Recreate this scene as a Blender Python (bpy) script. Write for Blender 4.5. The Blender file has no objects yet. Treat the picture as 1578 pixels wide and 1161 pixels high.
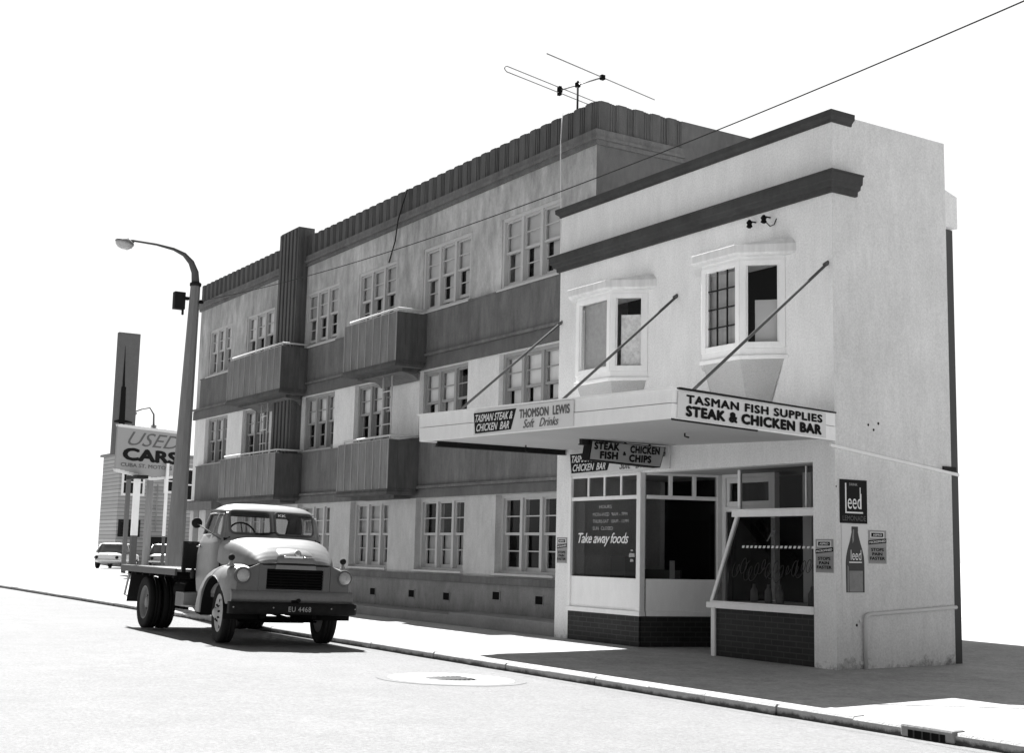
import bpy, bmesh, math, random
from mathutils import Vector, Matrix
random.seed(7)
R = math.radians
scene = bpy.context.scene
COL = scene.collection

# ---------------------------------------------------------------- camera
cam_d = bpy.data.cameras.new('camera'); cam = bpy.data.objects.new('camera', cam_d); COL.objects.link(cam)
cam_d.sensor_width = 36.0; cam_d.sensor_fit = 'HORIZONTAL'
cam_d.lens = 2014.635 * 36 / 1578
cam_d.shift_x = (789 - 831.33) / 1578; cam_d.shift_y = (575.08 - 580.5) / 1578
cam_d.clip_start = 0.1; cam_d.clip_end = 3000
_r = Vector((0.54737724, 0.83665394, 0.01970654)); _u = Vector((0.10269284, -0.09051861, 0.99058597)); _f = Vector((-0.83056146, 0.54020049, 0.1354662))
m3 = Matrix((_r, _u, -_f)).transposed()
cam.matrix_world = Matrix.Translation((11.92985, -12.28863, 1.4)) @ m3.to_4x4()
scene.camera = cam

# ---------------------------------------------------------------- sky, sun, exposure
SUN_DIR = Vector((-0.84, 0.12, 1.0)).normalized()        # towards the sun
elev = math.asin(SUN_DIR.z); azim = math.atan2(SUN_DIR.x, SUN_DIR.y)
world = bpy.data.worlds.new('World'); scene.world = world; world.use_nodes = True
wn = world.node_tree.nodes; wl = world.node_tree.links
bg = wn['Background']; bg.inputs['Strength'].default_value = 0.05
sky = wn.new('ShaderNodeTexSky'); sky.sky_type = 'NISHITA'; sky.sun_disc = False
sky.sun_elevation = elev; sky.sun_rotation = azim
sky.dust_density = 1.0; sky.air_density = 1.0; sky.ozone_density = 1.0; sky.altitude = 0
bw = wn.new('ShaderNodeRGBToBW')                            # black and white film
# brightness floor added to the sun-side sky, whitening it behind the buildings
wtc = wn.new('ShaderNodeTexCoord'); wdot = wn.new('ShaderNodeVectorMath'); wdot.operation = 'DOT_PRODUCT'; wdot.inputs[1].default_value = (-0.75, 0.65, 0.0)
wl.new(wtc.outputs['Generated'], wdot.inputs[0])
wmr = wn.new('ShaderNodeMapRange'); wmr.interpolation_type = 'SMOOTHSTEP'
wmr.inputs[1].default_value = 0.25; wmr.inputs[2].default_value = 0.75; wmr.inputs[3].default_value = 0.0; wmr.inputs[4].default_value = 7.6
wl.new(wdot.outputs['Value'], wmr.inputs[0])
sky_floor = wn.new('ShaderNodeMath'); sky_floor.operation = 'MAXIMUM'
wl.new(sky.outputs[0], bw.inputs[0]); wl.new(bw.outputs[0], sky_floor.inputs[0]); wl.new(wmr.outputs[0], sky_floor.inputs[1]); wl.new(sky_floor.outputs[0], bg.inputs['Color'])
sun_d = bpy.data.lights.new('sun', 'SUN'); sun_d.energy = 5.0; sun_d.angle = R(0.5); sun_d.color = (1, 1, 1)
sun = bpy.data.objects.new('sun', sun_d); COL.objects.link(sun)
sun.rotation_euler = SUN_DIR.to_track_quat('Z', 'Y').to_euler(); sun.location = (0, 0, 40)
vs = scene.view_settings
vs.view_transform = 'Standard'; vs.look = 'None'; vs.exposure = 1.55; vs.gamma = 1.0; vs.use_curve_mapping = False
scene.render.engine = 'CYCLES'
scene.cycles.max_bounces = 8; scene.cycles.transparent_max_bounces = 16
scene.cycles.caustics_reflective = False; scene.cycles.caustics_refractive = False

# ---------------------------------------------------------------- materials (all neutral greys)
def mat(name, col, rough=0.75, noise=(), bump=None, metal=0.0, spec=0.3, brick=None, dirt_shade=None):
    """noise: list of (scale, amount, zstretch); bump (scale, strength); dirt (z0, z1, value) = stain near the ground, and painted shade on the kerb face"""
    m = bpy.data.materials.new(name); m.use_nodes = True
    nt = m.node_tree; n = nt.nodes; l = nt.links; b = n['Principled BSDF']
    b.inputs['Roughness'].default_value = rough; b.inputs['Metallic'].default_value = metal
    b.inputs['Specular IOR Level'].default_value = spec
    b.inputs['Base Color'].default_value = (col, col, col, 1)
    tc = n.new('ShaderNodeTexCoord')
    def math_(op, a, bb, clamp=False):
        q = n.new('ShaderNodeMath'); q.operation = op; q.use_clamp = clamp
        for i, v in enumerate((a, bb)):
            if isinstance(v, (int, float)): q.inputs[i].default_value = v
            else: l.new(v, q.inputs[i])
        return q.outputs[0]
    val = None
    if brick:
        mp = n.new('ShaderNodeMapping'); mp.inputs['Rotation'].default_value = (R(90), 0, 0)
        l.new(tc.outputs['Object'], mp.inputs[0])
        sep0 = n.new('ShaderNodeSeparateXYZ'); l.new(tc.outputs['Object'], sep0.inputs[0])
        s_ = math_('ADD', sep0.outputs[0], sep0.outputs[1])
        cmb = n.new('ShaderNodeCombineXYZ'); l.new(s_, cmb.inputs[0]); l.new(sep0.outputs[2], cmb.inputs[1])
        bt = n.new('ShaderNodeTexBrick'); l.new(cmb.outputs[0], bt.inputs['Vector'])
        w, h, mort, mv = brick
        bt.inputs['Scale'].default_value = 1; bt.inputs['Brick Width'].default_value = w; bt.inputs['Row Height'].default_value = h
        bt.inputs['Mortar Size'].default_value = mort; bt.inputs['Color1'].default_value = (col,) * 3 + (1,)
        bt.inputs['Color2'].default_value = (col * 1.35,) * 3 + (1,); bt.inputs['Mortar'].default_value = (mv,) * 3 + (1,)
        rb = n.new('ShaderNodeRGBToBW'); l.new(bt.outputs[0], rb.inputs[0]); val = rb.outputs[0]
    for sc, amt, zs in noise:
        mp = n.new('ShaderNodeMapping'); mp.inputs['Scale'].default_value = (sc, sc, sc * zs)
        mp.inputs['Location'].default_value = (random.random() * 9, random.random() * 9, random.random() * 9)
        l.new(tc.outputs['Object'], mp.inputs[0])
        t = n.new('ShaderNodeTexNoise'); t.inputs['Scale'].default_value = 1; t.inputs['Detail'].default_value = 6
        t.inputs['Roughness'].default_value = 0.65
        l.new(mp.outputs[0], t.inputs['Vector'])
        f = math_('ADD', math_('MULTIPLY', math_('SUBTRACT', t.outputs['Fac'], 0.5), amt * 4), 1.0)
        f = math_('MAXIMUM', f, 0.15)
        val = math_('MULTIPLY', val if val is not None else col, f)
    if dirt_shade:
        z0, z1, dv = dirt_shade
        sep = n.new('ShaderNodeSeparateXYZ'); l.new(tc.outputs['Object'], sep.inputs[0])
        g = math_('DIVIDE', math_('SUBTRACT', z1, sep.outputs[2]), z1 - z0)
        t = n.new('ShaderNodeTexNoise'); t.inputs['Scale'].default_value = 4.5; t.inputs['Detail'].default_value = 12; t.inputs['Roughness'].default_value = 0.75
        l.new(tc.outputs['Object'], t.inputs['Vector'])
        k = math_('MULTIPLY', math_('SUBTRACT', math_('ADD', g, math_('MULTIPLY', t.outputs['Fac'], 2.4)), 1.95), 1.6, True)
        mx = n.new('ShaderNodeMix'); mx.data_type = 'FLOAT'
        l.new(k, mx.inputs[0]); mx.inputs[3].default_value = dv
        if val is None: mx.inputs[2].default_value = col
        else: l.new(val, mx.inputs[2])
        val = mx.outputs[0]
    if val is not None:
        c = n.new('ShaderNodeCombineColor'); val = math_('MINIMUM', val, 0.9)
        for i in range(3): l.new(val, c.inputs[i])
        l.new(c.outputs[0], b.inputs['Base Color'])
    if bump:
        t = n.new('ShaderNodeTexNoise'); t.inputs['Scale'].default_value = bump[0]; t.inputs['Detail'].default_value = 4
        l.new(tc.outputs['Object'], t.inputs['Vector'])
        bp = n.new('ShaderNodeBump'); bp.inputs['Strength'].default_value = bump[1]; bp.inputs['Distance'].default_value = 0.02
        l.new(t.outputs['Fac'], bp.inputs['Height']); l.new(bp.outputs[0], b.inputs['Normal'])
    return m

def glass_mat(name, tint=0.85, refl=1.0, rough=0.02):
    m = bpy.data.materials.new(name); m.use_nodes = True
    nt = m.node_tree; n = nt.nodes; l = nt.links; n.remove(n['Principled BSDF'])
    tr = n.new('ShaderNodeBsdfTransparent'); tr.inputs[0].default_value = (tint,) * 3 + (1,)
    gl = n.new('ShaderNodeBsdfGlossy'); gl.inputs['Roughness'].default_value = rough; gl.inputs[0].default_value = (refl,) * 3 + (1,)
    lw = n.new('ShaderNodeLayerWeight'); lw.inputs['Blend'].default_value = 0.5
    pw = n.new('ShaderNodeMath'); pw.operation = 'POWER'; l.new(lw.outputs['Facing'], pw.inputs[0]); pw.inputs[1].default_value = 4.0
    fr = n.new('ShaderNodeMath'); fr.operation = 'MULTIPLY_ADD'; l.new(pw.outputs[0], fr.inputs[0]); fr.inputs[1].default_value = 0.8; fr.inputs[2].default_value = 0.04
    mx = n.new('ShaderNodeMixShader'); l.new(fr.outputs[0], mx.inputs[0]); l.new(tr.outputs[0], mx.inputs[1]); l.new(gl.outputs[0], mx.inputs[2])
    l.new(mx.outputs[0], n['Material Output'].inputs[0])
    return m

WHITEPAINT = mat('white painted render', 0.78, 0.8, [(0.45, 0.05, 1), (1.6, 0.07, 0.6), (9, 0.06, 0.2), (36, 0.15, 1)], (60, 0.25), dirt_shade=(-0.03, 0.40, 0.08))
SIDESHADE = mat('side wall render toned for shade', 0.66, 0.85, [(0.45, 0.06, 1), (1.6, 0.09, 0.6), (9, 0.07, 0.2), (36, 0.16, 1)], (60, 0.25), dirt_shade=(-0.03, 0.45, 0.07))  # shop side wall: its shade is put into a greyer copy of the front
TRIMWHITE = mat('white trim paint', 0.84, 0.55, [(0.9, 0.04, 1), (7, 0.06, 0.3), (70, 0.05, 1)])
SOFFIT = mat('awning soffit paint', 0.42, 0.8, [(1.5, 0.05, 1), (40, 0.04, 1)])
ROUGHCAST = mat('roughcast apron', 0.46, 0.9, [(2, 0.05, 1), (60, 0.16, 1)], (70, 0.8))
CORNICE = mat('dark cornice paint', 0.058, 0.8, [(2, 0.2, 1), (14, 0.15, 0.6)], spec=0.12)
PLASTER = mat('weathered grey plaster', 0.41, 0.9, [(0.7, 0.38, 0.6), (2.6, 0.34, 0.35), (8, 0.22, 0.3), (34, 0.14, 0.7)], (50, 0.3))
PALEPLASTER = mat('pale painted plaster', 0.74, 0.85, [(1.3, 0.10, 0.6), (8, 0.08, 0.3), (36, 0.12, 0.8)], (50, 0.3))
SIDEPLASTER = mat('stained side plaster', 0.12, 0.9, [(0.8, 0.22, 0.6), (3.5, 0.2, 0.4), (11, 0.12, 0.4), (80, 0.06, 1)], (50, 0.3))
MIDPLASTER = mat('mid grey plaster', 0.50, 0.9, [(1.3, 0.18, 0.6), (8, 0.12, 0.3), (36, 0.14, 0.8)], (50, 0.3))
BAND = mat('dark painted band', 0.14, 0.85, [(0.8, 0.26, 0.6), (4, 0.28, 0.25), (14, 0.18, 0.14), (36, 0.14, 0.8)], (50, 0.2))
BALSHADE = mat('balcony side toned for shade', 0.085, 0.85, [(0.8, 0.26, 0.6), (4, 0.28, 0.25), (14, 0.2, 0.14)])  # balcony body and sides: shade on the sides put into a darker tone
FRONTLIT = mat('balcony front toned for light', 0.19, 0.85, [(0.8, 0.26, 0.6), (4, 0.28, 0.25), (14, 0.2, 0.14), (36, 0.14, 0.8)])  # same balcony paint made lighter, for the light on the front
RIBLIGHT = mat('rib edges toned for light', 0.36, 0.85, [(3, 0.2, 0.5)])  # balcony ribs: light caught on the edges, painted in as a paler colour
BANDSHADE = mat('lintel band toned for shade', 0.122, 0.85, [(1.0, 0.22, 0.7), (7, 0.22, 0.4), (36, 0.14, 0.8)], (50, 0.2))  # lintel bands: shade under the overhang painted in as a darker tone
RIBS = mat('fluted dark parapet', 0.098, 0.85, [(1.2, 0.22, 0.5), (8, 0.24, 0.15), (36, 0.14, 0.8)], (50, 0.2))
PLINTH = mat('grey plinth render', 0.23, 0.9, [(1.2, 0.24, 0.6), (7, 0.2, 0.5), (36, 0.16, 1)], (50, 0.3), dirt_shade=(0.1, 0.5, 0.08))
LEDGE = mat('concrete ledge', 0.24, 0.9, [(2, 0.15, 1), (20, 0.1, 1)], (40, 0.4))
SASH = mat('painted window timber', 0.50, 0.6, [(8, 0.08, 0.3), (60, 0.05, 1)])
SASHDARK = mat('weathered window timber', 0.33, 0.7, [(8, 0.12, 0.3), (60, 0.05, 1)])
BLIND = mat('pale roller blind', 0.88, 0.9, [(2.5, 0.05, 0.4)])
BLINDGREY = mat('greyish roller blind', 0.58, 0.9, [(2.5, 0.05, 0.4)])
CURTAIN = mat('net curtain', 0.42, 0.9, [(22, 0.18, 0.05)])
INTERIOR = mat('dark interior', 0.022, 0.95, spec=0.05)
GLASS = glass_mat('window glass', 0.95, 0.38)
SHOPGLASS = glass_mat('shop window glass', 0.5, 0.3)
WIND = glass_mat('windscreen glass', 0.82, 0.5)
TILE = mat('dark glazed brick', 0.018, 0.5, [(3, 0.25, 1)], None, spec=0.15, brick=(0.23, 0.075, 0.007, 0.046))
BLACK = mat('black paint', 0.008, 0.9, spec=0.05)
LETTER = mat('black sign paint', 0.010, 0.8, spec=0.1)
LETTERWHITE = mat('white sign paint', 0.75, 0.6)
LETTERFAINT = mat('worn white window paint', 0.34, 0.7)
LETTERGREY = mat('grey sign paint', 0.10, 0.7)
SIGNWHITE = mat('white sign board', 0.66, 0.6, [(3, 0.05, 1), (50, 0.03, 1)])
SIGNGREY = mat('grey illuminated sign face', 0.34, 0.5, [(3, 0.05, 1)])
SIGNDARK = mat('dark sign face', 0.011, 0.7, spec=0.12)
POSTERGREY = mat('printed grey poster', 0.30, 0.7, [(30, 0.06, 1)])
POSTERMID = mat('poster mid grey', 0.25, 0.7)
STEELDARK = mat('dark steel', 0.022, 0.75, [(6, 0.2, 1)], spec=0.12)
WIREM = mat('dull wire', 0.04, 1.0, spec=0.0)
STEELGREY = mat('grey rod paint', 0.11, 0.9, [(9, 0.1, 1)], spec=0.1)
PIPEWHITE = mat('white pipe', 0.6, 0.5, [(9, 0.05, 1)])
ALU = mat('weathered aluminium', 0.25, 0.4, metal=0.6)
POLE = mat('concrete pole', 0.22, 0.9, [(3, 0.08, 0.15), (18, 0.15, 0.1)], (40, 0.3))
ROADM = mat('sun bleached asphalt', 0.19, 0.9, [(0.30, 0.08, 1), (1.3, 0.07, 1), (8, 0.09, 1), (30, 0.28, 1), (100, 0.25, 1)], (90, 0.5))
FOOT = mat('worn footpath asphalt', 0.37, 0.9, [(0.5, 0.14, 1), (2.2, 0.16, 1), (8, 0.18, 1), (28, 0.30, 1), (90, 0.25, 1)], (90, 0.4))
KERBM = mat('kerb stone', 0.36, 0.85, [(1.3, 0.12, 1), (9, 0.14, 1), (60, 0.08, 1)], (40, 0.6), dirt_shade=(-0.06, -0.004, 0.045))  # shade on the kerb face is put into the colour, darker towards the gutter
COLLAR = mat('pale concrete collar', 0.60, 0.9, [(3, 0.06, 1), (40, 0.06, 1)], (60, 0.3))
IRON = mat('cast iron', 0.10, 0.6, [(12, 0.3, 1)])
DARKGROUND = mat('dark grate iron', 0.03, 0.8)  # dark iron of the drain grate bars
TRUCK = mat('faded truck paint', 0.19, 0.40, [(1.5, 0.12, 1), (9, 0.10, 1), (40, 0.08, 1)], spec=0.5)
TRUCKTOP = mat('pale truck roof paint', 0.28, 0.38, [(2.5, 0.05, 1), (14, 0.04, 1)], spec=0.5)
TRUCKDARK = mat('dull truck front paint', 0.10, 0.45, [(4, 0.08, 1), (18, 0.07, 1)], spec=0.4)
VALANCE = mat('scuffed valance paint', 0.15, 0.42, [(5, 0.12, 1), (22, 0.12, 1)], spec=0.4)
GRILLE = mat('black grille', 0.006, 0.7, spec=0.1)
RUBBER = mat('tyre rubber', 0.014, 0.85, [(20, 0.2, 1)], spec=0.15)
SEAL = mat('window seal', 0.014, 0.7, spec=0.15)
BUMPERM = mat('flaking black bumper paint', 0.010, 0.7, [(12, 0.4, 1)], spec=0.15)
CHASSIS = mat('grimy chassis', 0.010, 0.9, spec=0.08)
RIM = mat('dusty wheel rim', 0.22, 0.6, [(14, 0.15, 1)])
RIMPALE = mat('pale wheel disc', 0.45, 0.6, [(14, 0.12, 1)])
CHROME = mat('dull chrome', 0.6, 0.25, metal=0.9)
LENS = mat('headlamp glass', 0.34, 0.15, [(30, 0.2, 1)], spec=0.8)
DECK = mat('deck timber', 0.25, 0.8, [(3, 0.1, 1), (25, 0.12, 1)])
DECKRAIL = mat('deck edge rail', 0.09, 0.6, [(6, 0.15, 1)])
WEATHERBOARD = mat('grey weatherboards', 0.34, 0.85, [(0.6, 0.08, 1)], None, brick=(60.0, 0.24, 0.03, 0.22))
ROOFM = mat('grey iron roof', 0.2, 0.7, [(1, 0.1, 1)])
CARWHITE = mat('white car paint', 0.6, 0.3, spec=0.5)
CARGREY = mat('grey car paint', 0.22, 0.3, spec=0.5)
SLAB = mat('tall sign slab paint', 0.12, 0.8, [(0.8, 0.1, 0.5), (6, 0.08, 1)])
WINGDARK = mat('dark side boarding', 0.07, 0.8, [(2, 0.1, 0.3)])

# ---------------------------------------------------------------- mesh helpers
class MB:
    def __init__(s): s.v = []; s.f = []; s.sm = []
    def poly(s, pts, smooth=False):
        b = len(s.v); s.v += [tuple(p) for p in pts]; s.f.append(list(range(b, b + len(pts)))); s.sm.append(smooth); return s
    def hexa(s, p, smooth=False):     # p: bottom 4 then top 4
        b = len(s.v); s.v += [tuple(q) for q in p]
        for q in ((0, 3, 2, 1), (4, 5, 6, 7), (0, 1, 5, 4), (1, 2, 6, 5), (2, 3, 7, 6), (3, 0, 4, 7)):
            s.f.append([b + i for i in q]); s.sm.append(smooth)
        return s
    def box(s, x0, x1, y0, y1, z0, z1):
        x0, x1 = min(x0, x1), max(x0, x1); y0, y1 = min(y0, y1), max(y0, y1); z0, z1 = min(z0, z1), max(z0, z1)
        return s.hexa([(x0, y0, z0), (x1, y0, z0), (x1, y1, z0), (x0, y1, z0), (x0, y0, z1), (x1, y0, z1), (x1, y1, z1), (x0, y1, z1)])
    def prism(s, poly, a, b, axis='z'):
        """extrude 2D polygon; axis z: (x,y); axis y: (x,z); axis x: (y,z)"""
        def P(q, t): return {'z': (q[0], q[1], t), 'y': (q[0], t, q[1]), 'x': (t, q[0], q[1])}[axis]
        n = len(poly); o = len(s.v)
        s.v += [P(q, a) for q in poly] + [P(q, b) for q in poly]
        s.f.append([o + i for i in range(n)]); s.f.append([o + n + i for i in reversed(range(n))]); s.sm += [False, False]
        for i in range(n):
            j = (i + 1) % n; s.f.append([o + i, o + j, o + n + j, o + n + i]); s.sm.append(False)
        return s
    def loft(s, rings, closed=True, cap=True, smooth=True):
        o = len(s.v); n = len(rings[0])
        for r in rings: s.v += [tuple(p) for p in r]
        for k in range(len(rings) - 1):
            for i in range(n if closed else n - 1):
                j = (i + 1) % n
                s.f.append([o + k * n + i, o + k * n + j, o + (k + 1) * n + j, o + (k + 1) * n + i]); s.sm.append(smooth)
        if cap and closed:
            s.f.append([o + i for i in reversed(range(n))]); s.sm.append(False)
            s.f.append([o + (len(rings) - 1) * n + i for i in range(n)]); s.sm.append(False)
        return s
    def tube(s, pts, r, seg=10, closed=False):
        pts = [Vector(p) for p in pts]; n = len(pts); rr = r if isinstance(r, (list, tuple)) else [r] * n
        rings = []; up = None
        for i, p in enumerate(pts):
            a = pts[i - 1] if (i > 0 or closed) else p; b = pts[(i + 1) % n] if (i < n - 1 or closed) else p
            t = (b - a).normalized()
            if up is None:
                up = Vector((0, 0, 1)) if abs(t.z) < 0.9 else Vector((1, 0, 0))
            e1 = t.cross(up).normalized(); e2 = e1.cross(t).normalized(); up = e2
            rings.append([p + (e1 * math.cos(q) + e2 * math.sin(q)) * rr[i] for q in [2 * math.pi * k / seg for k in range(seg)]])
        if closed: rings.append(rings[0])
        return s.loft(rings, True, not closed)
    def lathe(s, prof, origin, axis, seg=32, cap=True):
        """prof: list (r, h) along axis"""
        axis = Vector(axis).normalized(); o = Vector(origin)
        e1 = axis.orthogonal().normalized(); e2 = axis.cross(e1)
        rings = [[o + axis * h + (e1 * math.cos(q) + e2 * math.sin(q)) * max(r, 1e-4) for q in [2 * math.pi * k / seg for k in range(seg)]] for r, h in prof]
        return s.loft(rings, True, cap)
    def wall(s, axis, at, th, u0, u1, z0, z1, holes, outward=-1):
        """wall with rectangular holes. axis 'y': plane y=at, u is x.  thickness goes from `at` to at+th"""
        us = sorted({u0, u1, *[h[0] for h in holes], *[h[1] for h in holes]}); zs = sorted({z0, z1, *[h[2] for h in holes], *[h[3] for h in holes]})
        us = [u for u in us if u0 <= u <= u1]; zs = [z for z in zs if z0 <= z <= z1]
        def inside(a, b): return any(h[0] < a < h[1] and h[2] < b < h[3] for h in holes)
        def P(u, t, z): return (u, t, z) if axis == 'y' else (t, u, z)
        ok = {}
        for i in range(len(us) - 1):
            for k in range(len(zs) - 1): ok[i, k] = not inside((us[i] + us[i + 1]) / 2, (zs[k] + zs[k + 1]) / 2)
        for (i, k), v in ok.items():
            if not v: continue
            a, b, c, d = us[i], us[i + 1], zs[k], zs[k + 1]
            s.poly([P(a, at, c), P(b, at, c), P(b, at, d), P(a, at, d)]); s.poly([P(a, at + th, c), P(a, at + th, d), P(b, at + th, d), P(b, at + th, c)])
            if not ok.get((i - 1, k)): s.poly([P(a, at, c), P(a, at, d), P(a, at + th, d), P(a, at + th, c)])
            if not ok.get((i + 1, k)): s.poly([P(b, at, c), P(b, at + th, c), P(b, at + th, d), P(b, at, d)])
            if not ok.get((i, k - 1)): s.poly([P(a, at, c), P(a, at + th, c), P(b, at + th, c), P(b, at, c)])
            if not ok.get((i, k + 1)): s.poly([P(a, at, d), P(b, at, d), P(b, at + th, d), P(a, at + th, d)])
        return s
    def build(s, name, m, parent=None, local=False, bevel=0, recalc=True, subsurf=0):
        me = bpy.data.meshes.new(name); me.from_pydata(s.v, [], s.f)
        me.polygons.foreach_set('use_smooth', s.sm)
        bm = bmesh.new(); bm.from_mesh(me); bmesh.ops.remove_doubles(bm, verts=bm.verts, dist=1e-5)
        if recalc: bmesh.ops.recalc_face_normals(bm, faces=bm.faces)
        bm.to_mesh(me); bm.free(); me.update(); me.materials.append(m)
        o = bpy.data.objects.new(name, me); COL.objects.link(o)
        if parent:
            o.parent = parent
            if not local:
                me.transform(wmat(parent).inverted())
        if bevel:
            bv = o.modifiers.new('bevel', 'BEVEL'); bv.width = bevel; bv.segments = 2; bv.limit_method = 'ANGLE'; bv.angle_limit = R(40)
            bv.harden_normals = False
        return o

def wmat(o):
    m = o.matrix_basis.copy()
    while o.parent: o = o.parent; m = o.matrix_basis @ m
    return m

def tag(o, label=None, cat=None, group=None, kind=None):
    if label: o['label'] = label
    if cat: o['category'] = cat
    if group: o['group'] = group
    if kind: o['kind'] = kind
    return o
def thing(name, label, cat, loc=(0, 0, 0), rot=(0, 0, 0), group=None):
    o = bpy.data.objects.new(name, None); COL.objects.link(o); o.location = loc; o.rotation_euler = rot; o.empty_display_size = 0.2
    return tag(o, label, cat, group)

def text_mesh(body, bold=0.0, shear=0.0, space=1.0):
    cu = bpy.data.curves.new('lettering', 'FONT'); cu.body = body; cu.offset = bold; cu.shear = shear; cu.space_character = space; cu.resolution_u = 3
    o = bpy.data.objects.new('lettering', cu); COL.objects.link(o)
    dg = bpy.context.evaluated_depsgraph_get(); dg.update()
    me = bpy.data.meshes.new_from_object(o.evaluated_get(dg)); bpy.data.objects.remove(o); bpy.data.curves.remove(cu)
    return me
def text(body, O, ex, ez, W, H, m, parent, bold=0.0, shear=0.0, space=1.0, name='lettering', local=False, skew=(0, 0)):
    """lettering fitted into W x H: O = lower left corner, ex / ez unit directions"""
    me = text_mesh(body, 0.0, shear, space)
    vs_ = [v.co.copy() for v in me.vertices]; fs_ = [list(p.vertices) for p in me.polygons]; bpy.data.meshes.remove(me)
    x0, x1, y0, y1 = min(v.x for v in vs_) - bold, max(v.x for v in vs_) + bold, min(v.y for v in vs_) - bold, max(v.y for v in vs_) + bold
    O = Vector(O); ex = Vector(ex); ez = Vector(ez); nv = ex.cross(ez).normalized()
    V = []; F = []
    # a bold stroke is a few brush passes laid a fraction of a millimetre over each other
    for i, (dx, dy) in enumerate([(0, 0)] if bold <= 0 else [(0, 0), (bold, bold * .5), (-bold, bold * .5), (bold, -bold * .5), (-bold, -bold * .5), (0, bold), (0, -bold)]):
        k = len(V)
        V += [O + ex * ((v.x + dx - x0) / (x1 - x0) * W) + ez * ((v.y + dy - y0) / (y1 - y0) * H) + nv * (0.0003 * i) for v in vs_]
        F += [[k + j for j in f] for f in fs_]
    me = bpy.data.meshes.new(name); me.from_pydata([tuple(v) for v in V], [], F); me.update()
    me.materials.clear(); me.materials.append(m)
    o = bpy.data.objects.new(name, me); COL.objects.link(o)
    if parent:
        o.parent = parent
        if not local: me.transform(wmat(parent).inverted())
    return o
X_, Y_, Z_ = Vector((1, 0, 0)), Vector((0, 1, 0)), Vector((0, 0, 1))

# ---------------------------------------------------------------- ground: road, kerb, footpath
KY = -3.42
m = MB()
prof = [(-400, 0.0), (-40, -0.01), (-9, -0.01), (-7, -0.02), (-5.2, -0.05), (-4.2, -0.078), (KY, -0.10), (KY + 0.1, -0.10)]
for (a, za), (b, zb) in zip(prof, prof[1:]):
    m.poly([(-900, a, za), (900, a, za), (900, b, zb), (-900, b, zb)])
tag(m.build('road', ROADM), kind='structure')
m = MB(); m.box(-900, 900, KY + 0.16, 400, -0.3, 0.0)
tag(m.build('footpath', FOOT), kind='structure')
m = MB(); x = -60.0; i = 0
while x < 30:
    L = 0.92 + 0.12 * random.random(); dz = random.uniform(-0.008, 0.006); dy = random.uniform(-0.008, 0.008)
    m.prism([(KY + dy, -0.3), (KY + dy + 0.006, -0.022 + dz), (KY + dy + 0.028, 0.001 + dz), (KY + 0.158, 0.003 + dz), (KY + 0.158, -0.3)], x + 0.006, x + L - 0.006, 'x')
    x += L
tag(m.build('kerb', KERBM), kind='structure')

# manhole cover in the carriageway, with its pale concrete collar
def roadz(y):
    for (a, za), (b, zb) in zip(prof, prof[1:]):
        if a <= y <= b: return za + (zb - za) * (y - a) / (b - a)
    return 0
mc = thing('manhole_cover', 'round iron manhole cover in a pale concrete ring on the road', 'manhole', (-1.36, -4.76, roadz(-4.76)))
def road_disc(r0, r1, dz, seg=72):
    q = MB()
    for i in range(seg):
        a, b = 2 * math.pi * i / seg, 2 * math.pi * (i + 1) / seg
        pts = [(r, t) for r, t in ((r0, a), (r1, a), (r1, b), (r0, b))]
        q.poly([(-1.36 + r * math.cos(t), -4.76 + r * math.sin(t), roadz(-4.76 + r * math.sin(t)) + dz) for r, t in pts])
    return q
road_disc(0.30, 0.72, 0.006).build('collar', COLLAR, mc)
road_disc(0.72, 0.86, 0.004).build('collar', ROADM, mc)
lid = road_disc(0.0, 0.27, 0.007)
for k in range(-3, 4): lid.box(-1.36 - 0.2, -1.36 + 0.2, -4.76 + k * 0.06 - 0.014, -4.76 + k * 0.06 + 0.014, roadz(-4.76) + 0.004, roadz(-4.76) + 0.016)
lid.build('lid', IRON, mc)
# stormwater sump in the kerb
dg_ = thing('drain_inlet', 'dark stormwater inlet in the kerb near the corner', 'drain', (4.4, KY, -0.1))
q = MB(); q.box(4.05, 4.62, KY - 0.012, KY + 0.14, -0.095, 0.012); q.build('lintel', LEDGE, dg_, bevel=0.02)
q = MB(); q.box(4.14, 4.53, KY - 0.016, KY - 0.010, -0.09, -0.03); q.build('opening', BLACK, dg_)
q = MB()
for k in range(4): q.box(4.2 + k * 0.09, 4.215 + k * 0.09, KY - 0.022, KY - 0.0165, -0.09, -0.03)
q.build('grate', DARKGROUND, dg_)

# ================================================================ the corner shop
SW = 6.36
shop = thing('shop_building', 'white two storey corner shop with dark cornices, two bay windows and a street awning', 'shop', (-3.2, 1.1, 0))
bays = [(-5.65, -3.91, -5.24, -4.32), (-2.56, -0.88, -2.12, -1.33)]      # wall left, wall right, front left, front right
BP, BZ0, BZ1 = 0.42, 4.20, 5.42
m = MB()
m.wall('y', 0.0, 0.2, -SW, -0.0, 2.63, 7.25, [(b[0] + 0.06, b[1] - 0.06, BZ0, BZ1) for b in bays])
m.box(-SW, -5.95, 0.0, 0.3, -0.02, 2.63); m.box(-0.39, 0.0, 0.0, 0.3, -0.02, 2.63)
m.box(-SW, -SW + 0.2, 0.2, 2.235, 2.63, 7.25); m.box(-SW, -SW + 0.2, 0.3, 2.235, -0.02, 2.63)
m.box(-SW + 0.2, -0.2, 2.05, 2.235, -0.02, 7.25)
m.box(-SW + 0.2, -0.2, 0.2, 2.05, 6.75, 6.85)
m.build('wall', WHITEPAINT, shop)
m = MB(); m.wall('x', 0.0, -0.2, 0.2, 2.235, 2.63, 7.25, []); m.wall('x', 0.0, -0.2, 0.3, 2.235, -0.02, 2.63, []); m.wall('x', 0.0015, -0.001, 0.0005, 0.3, -0.02, 7.25, [])
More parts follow.
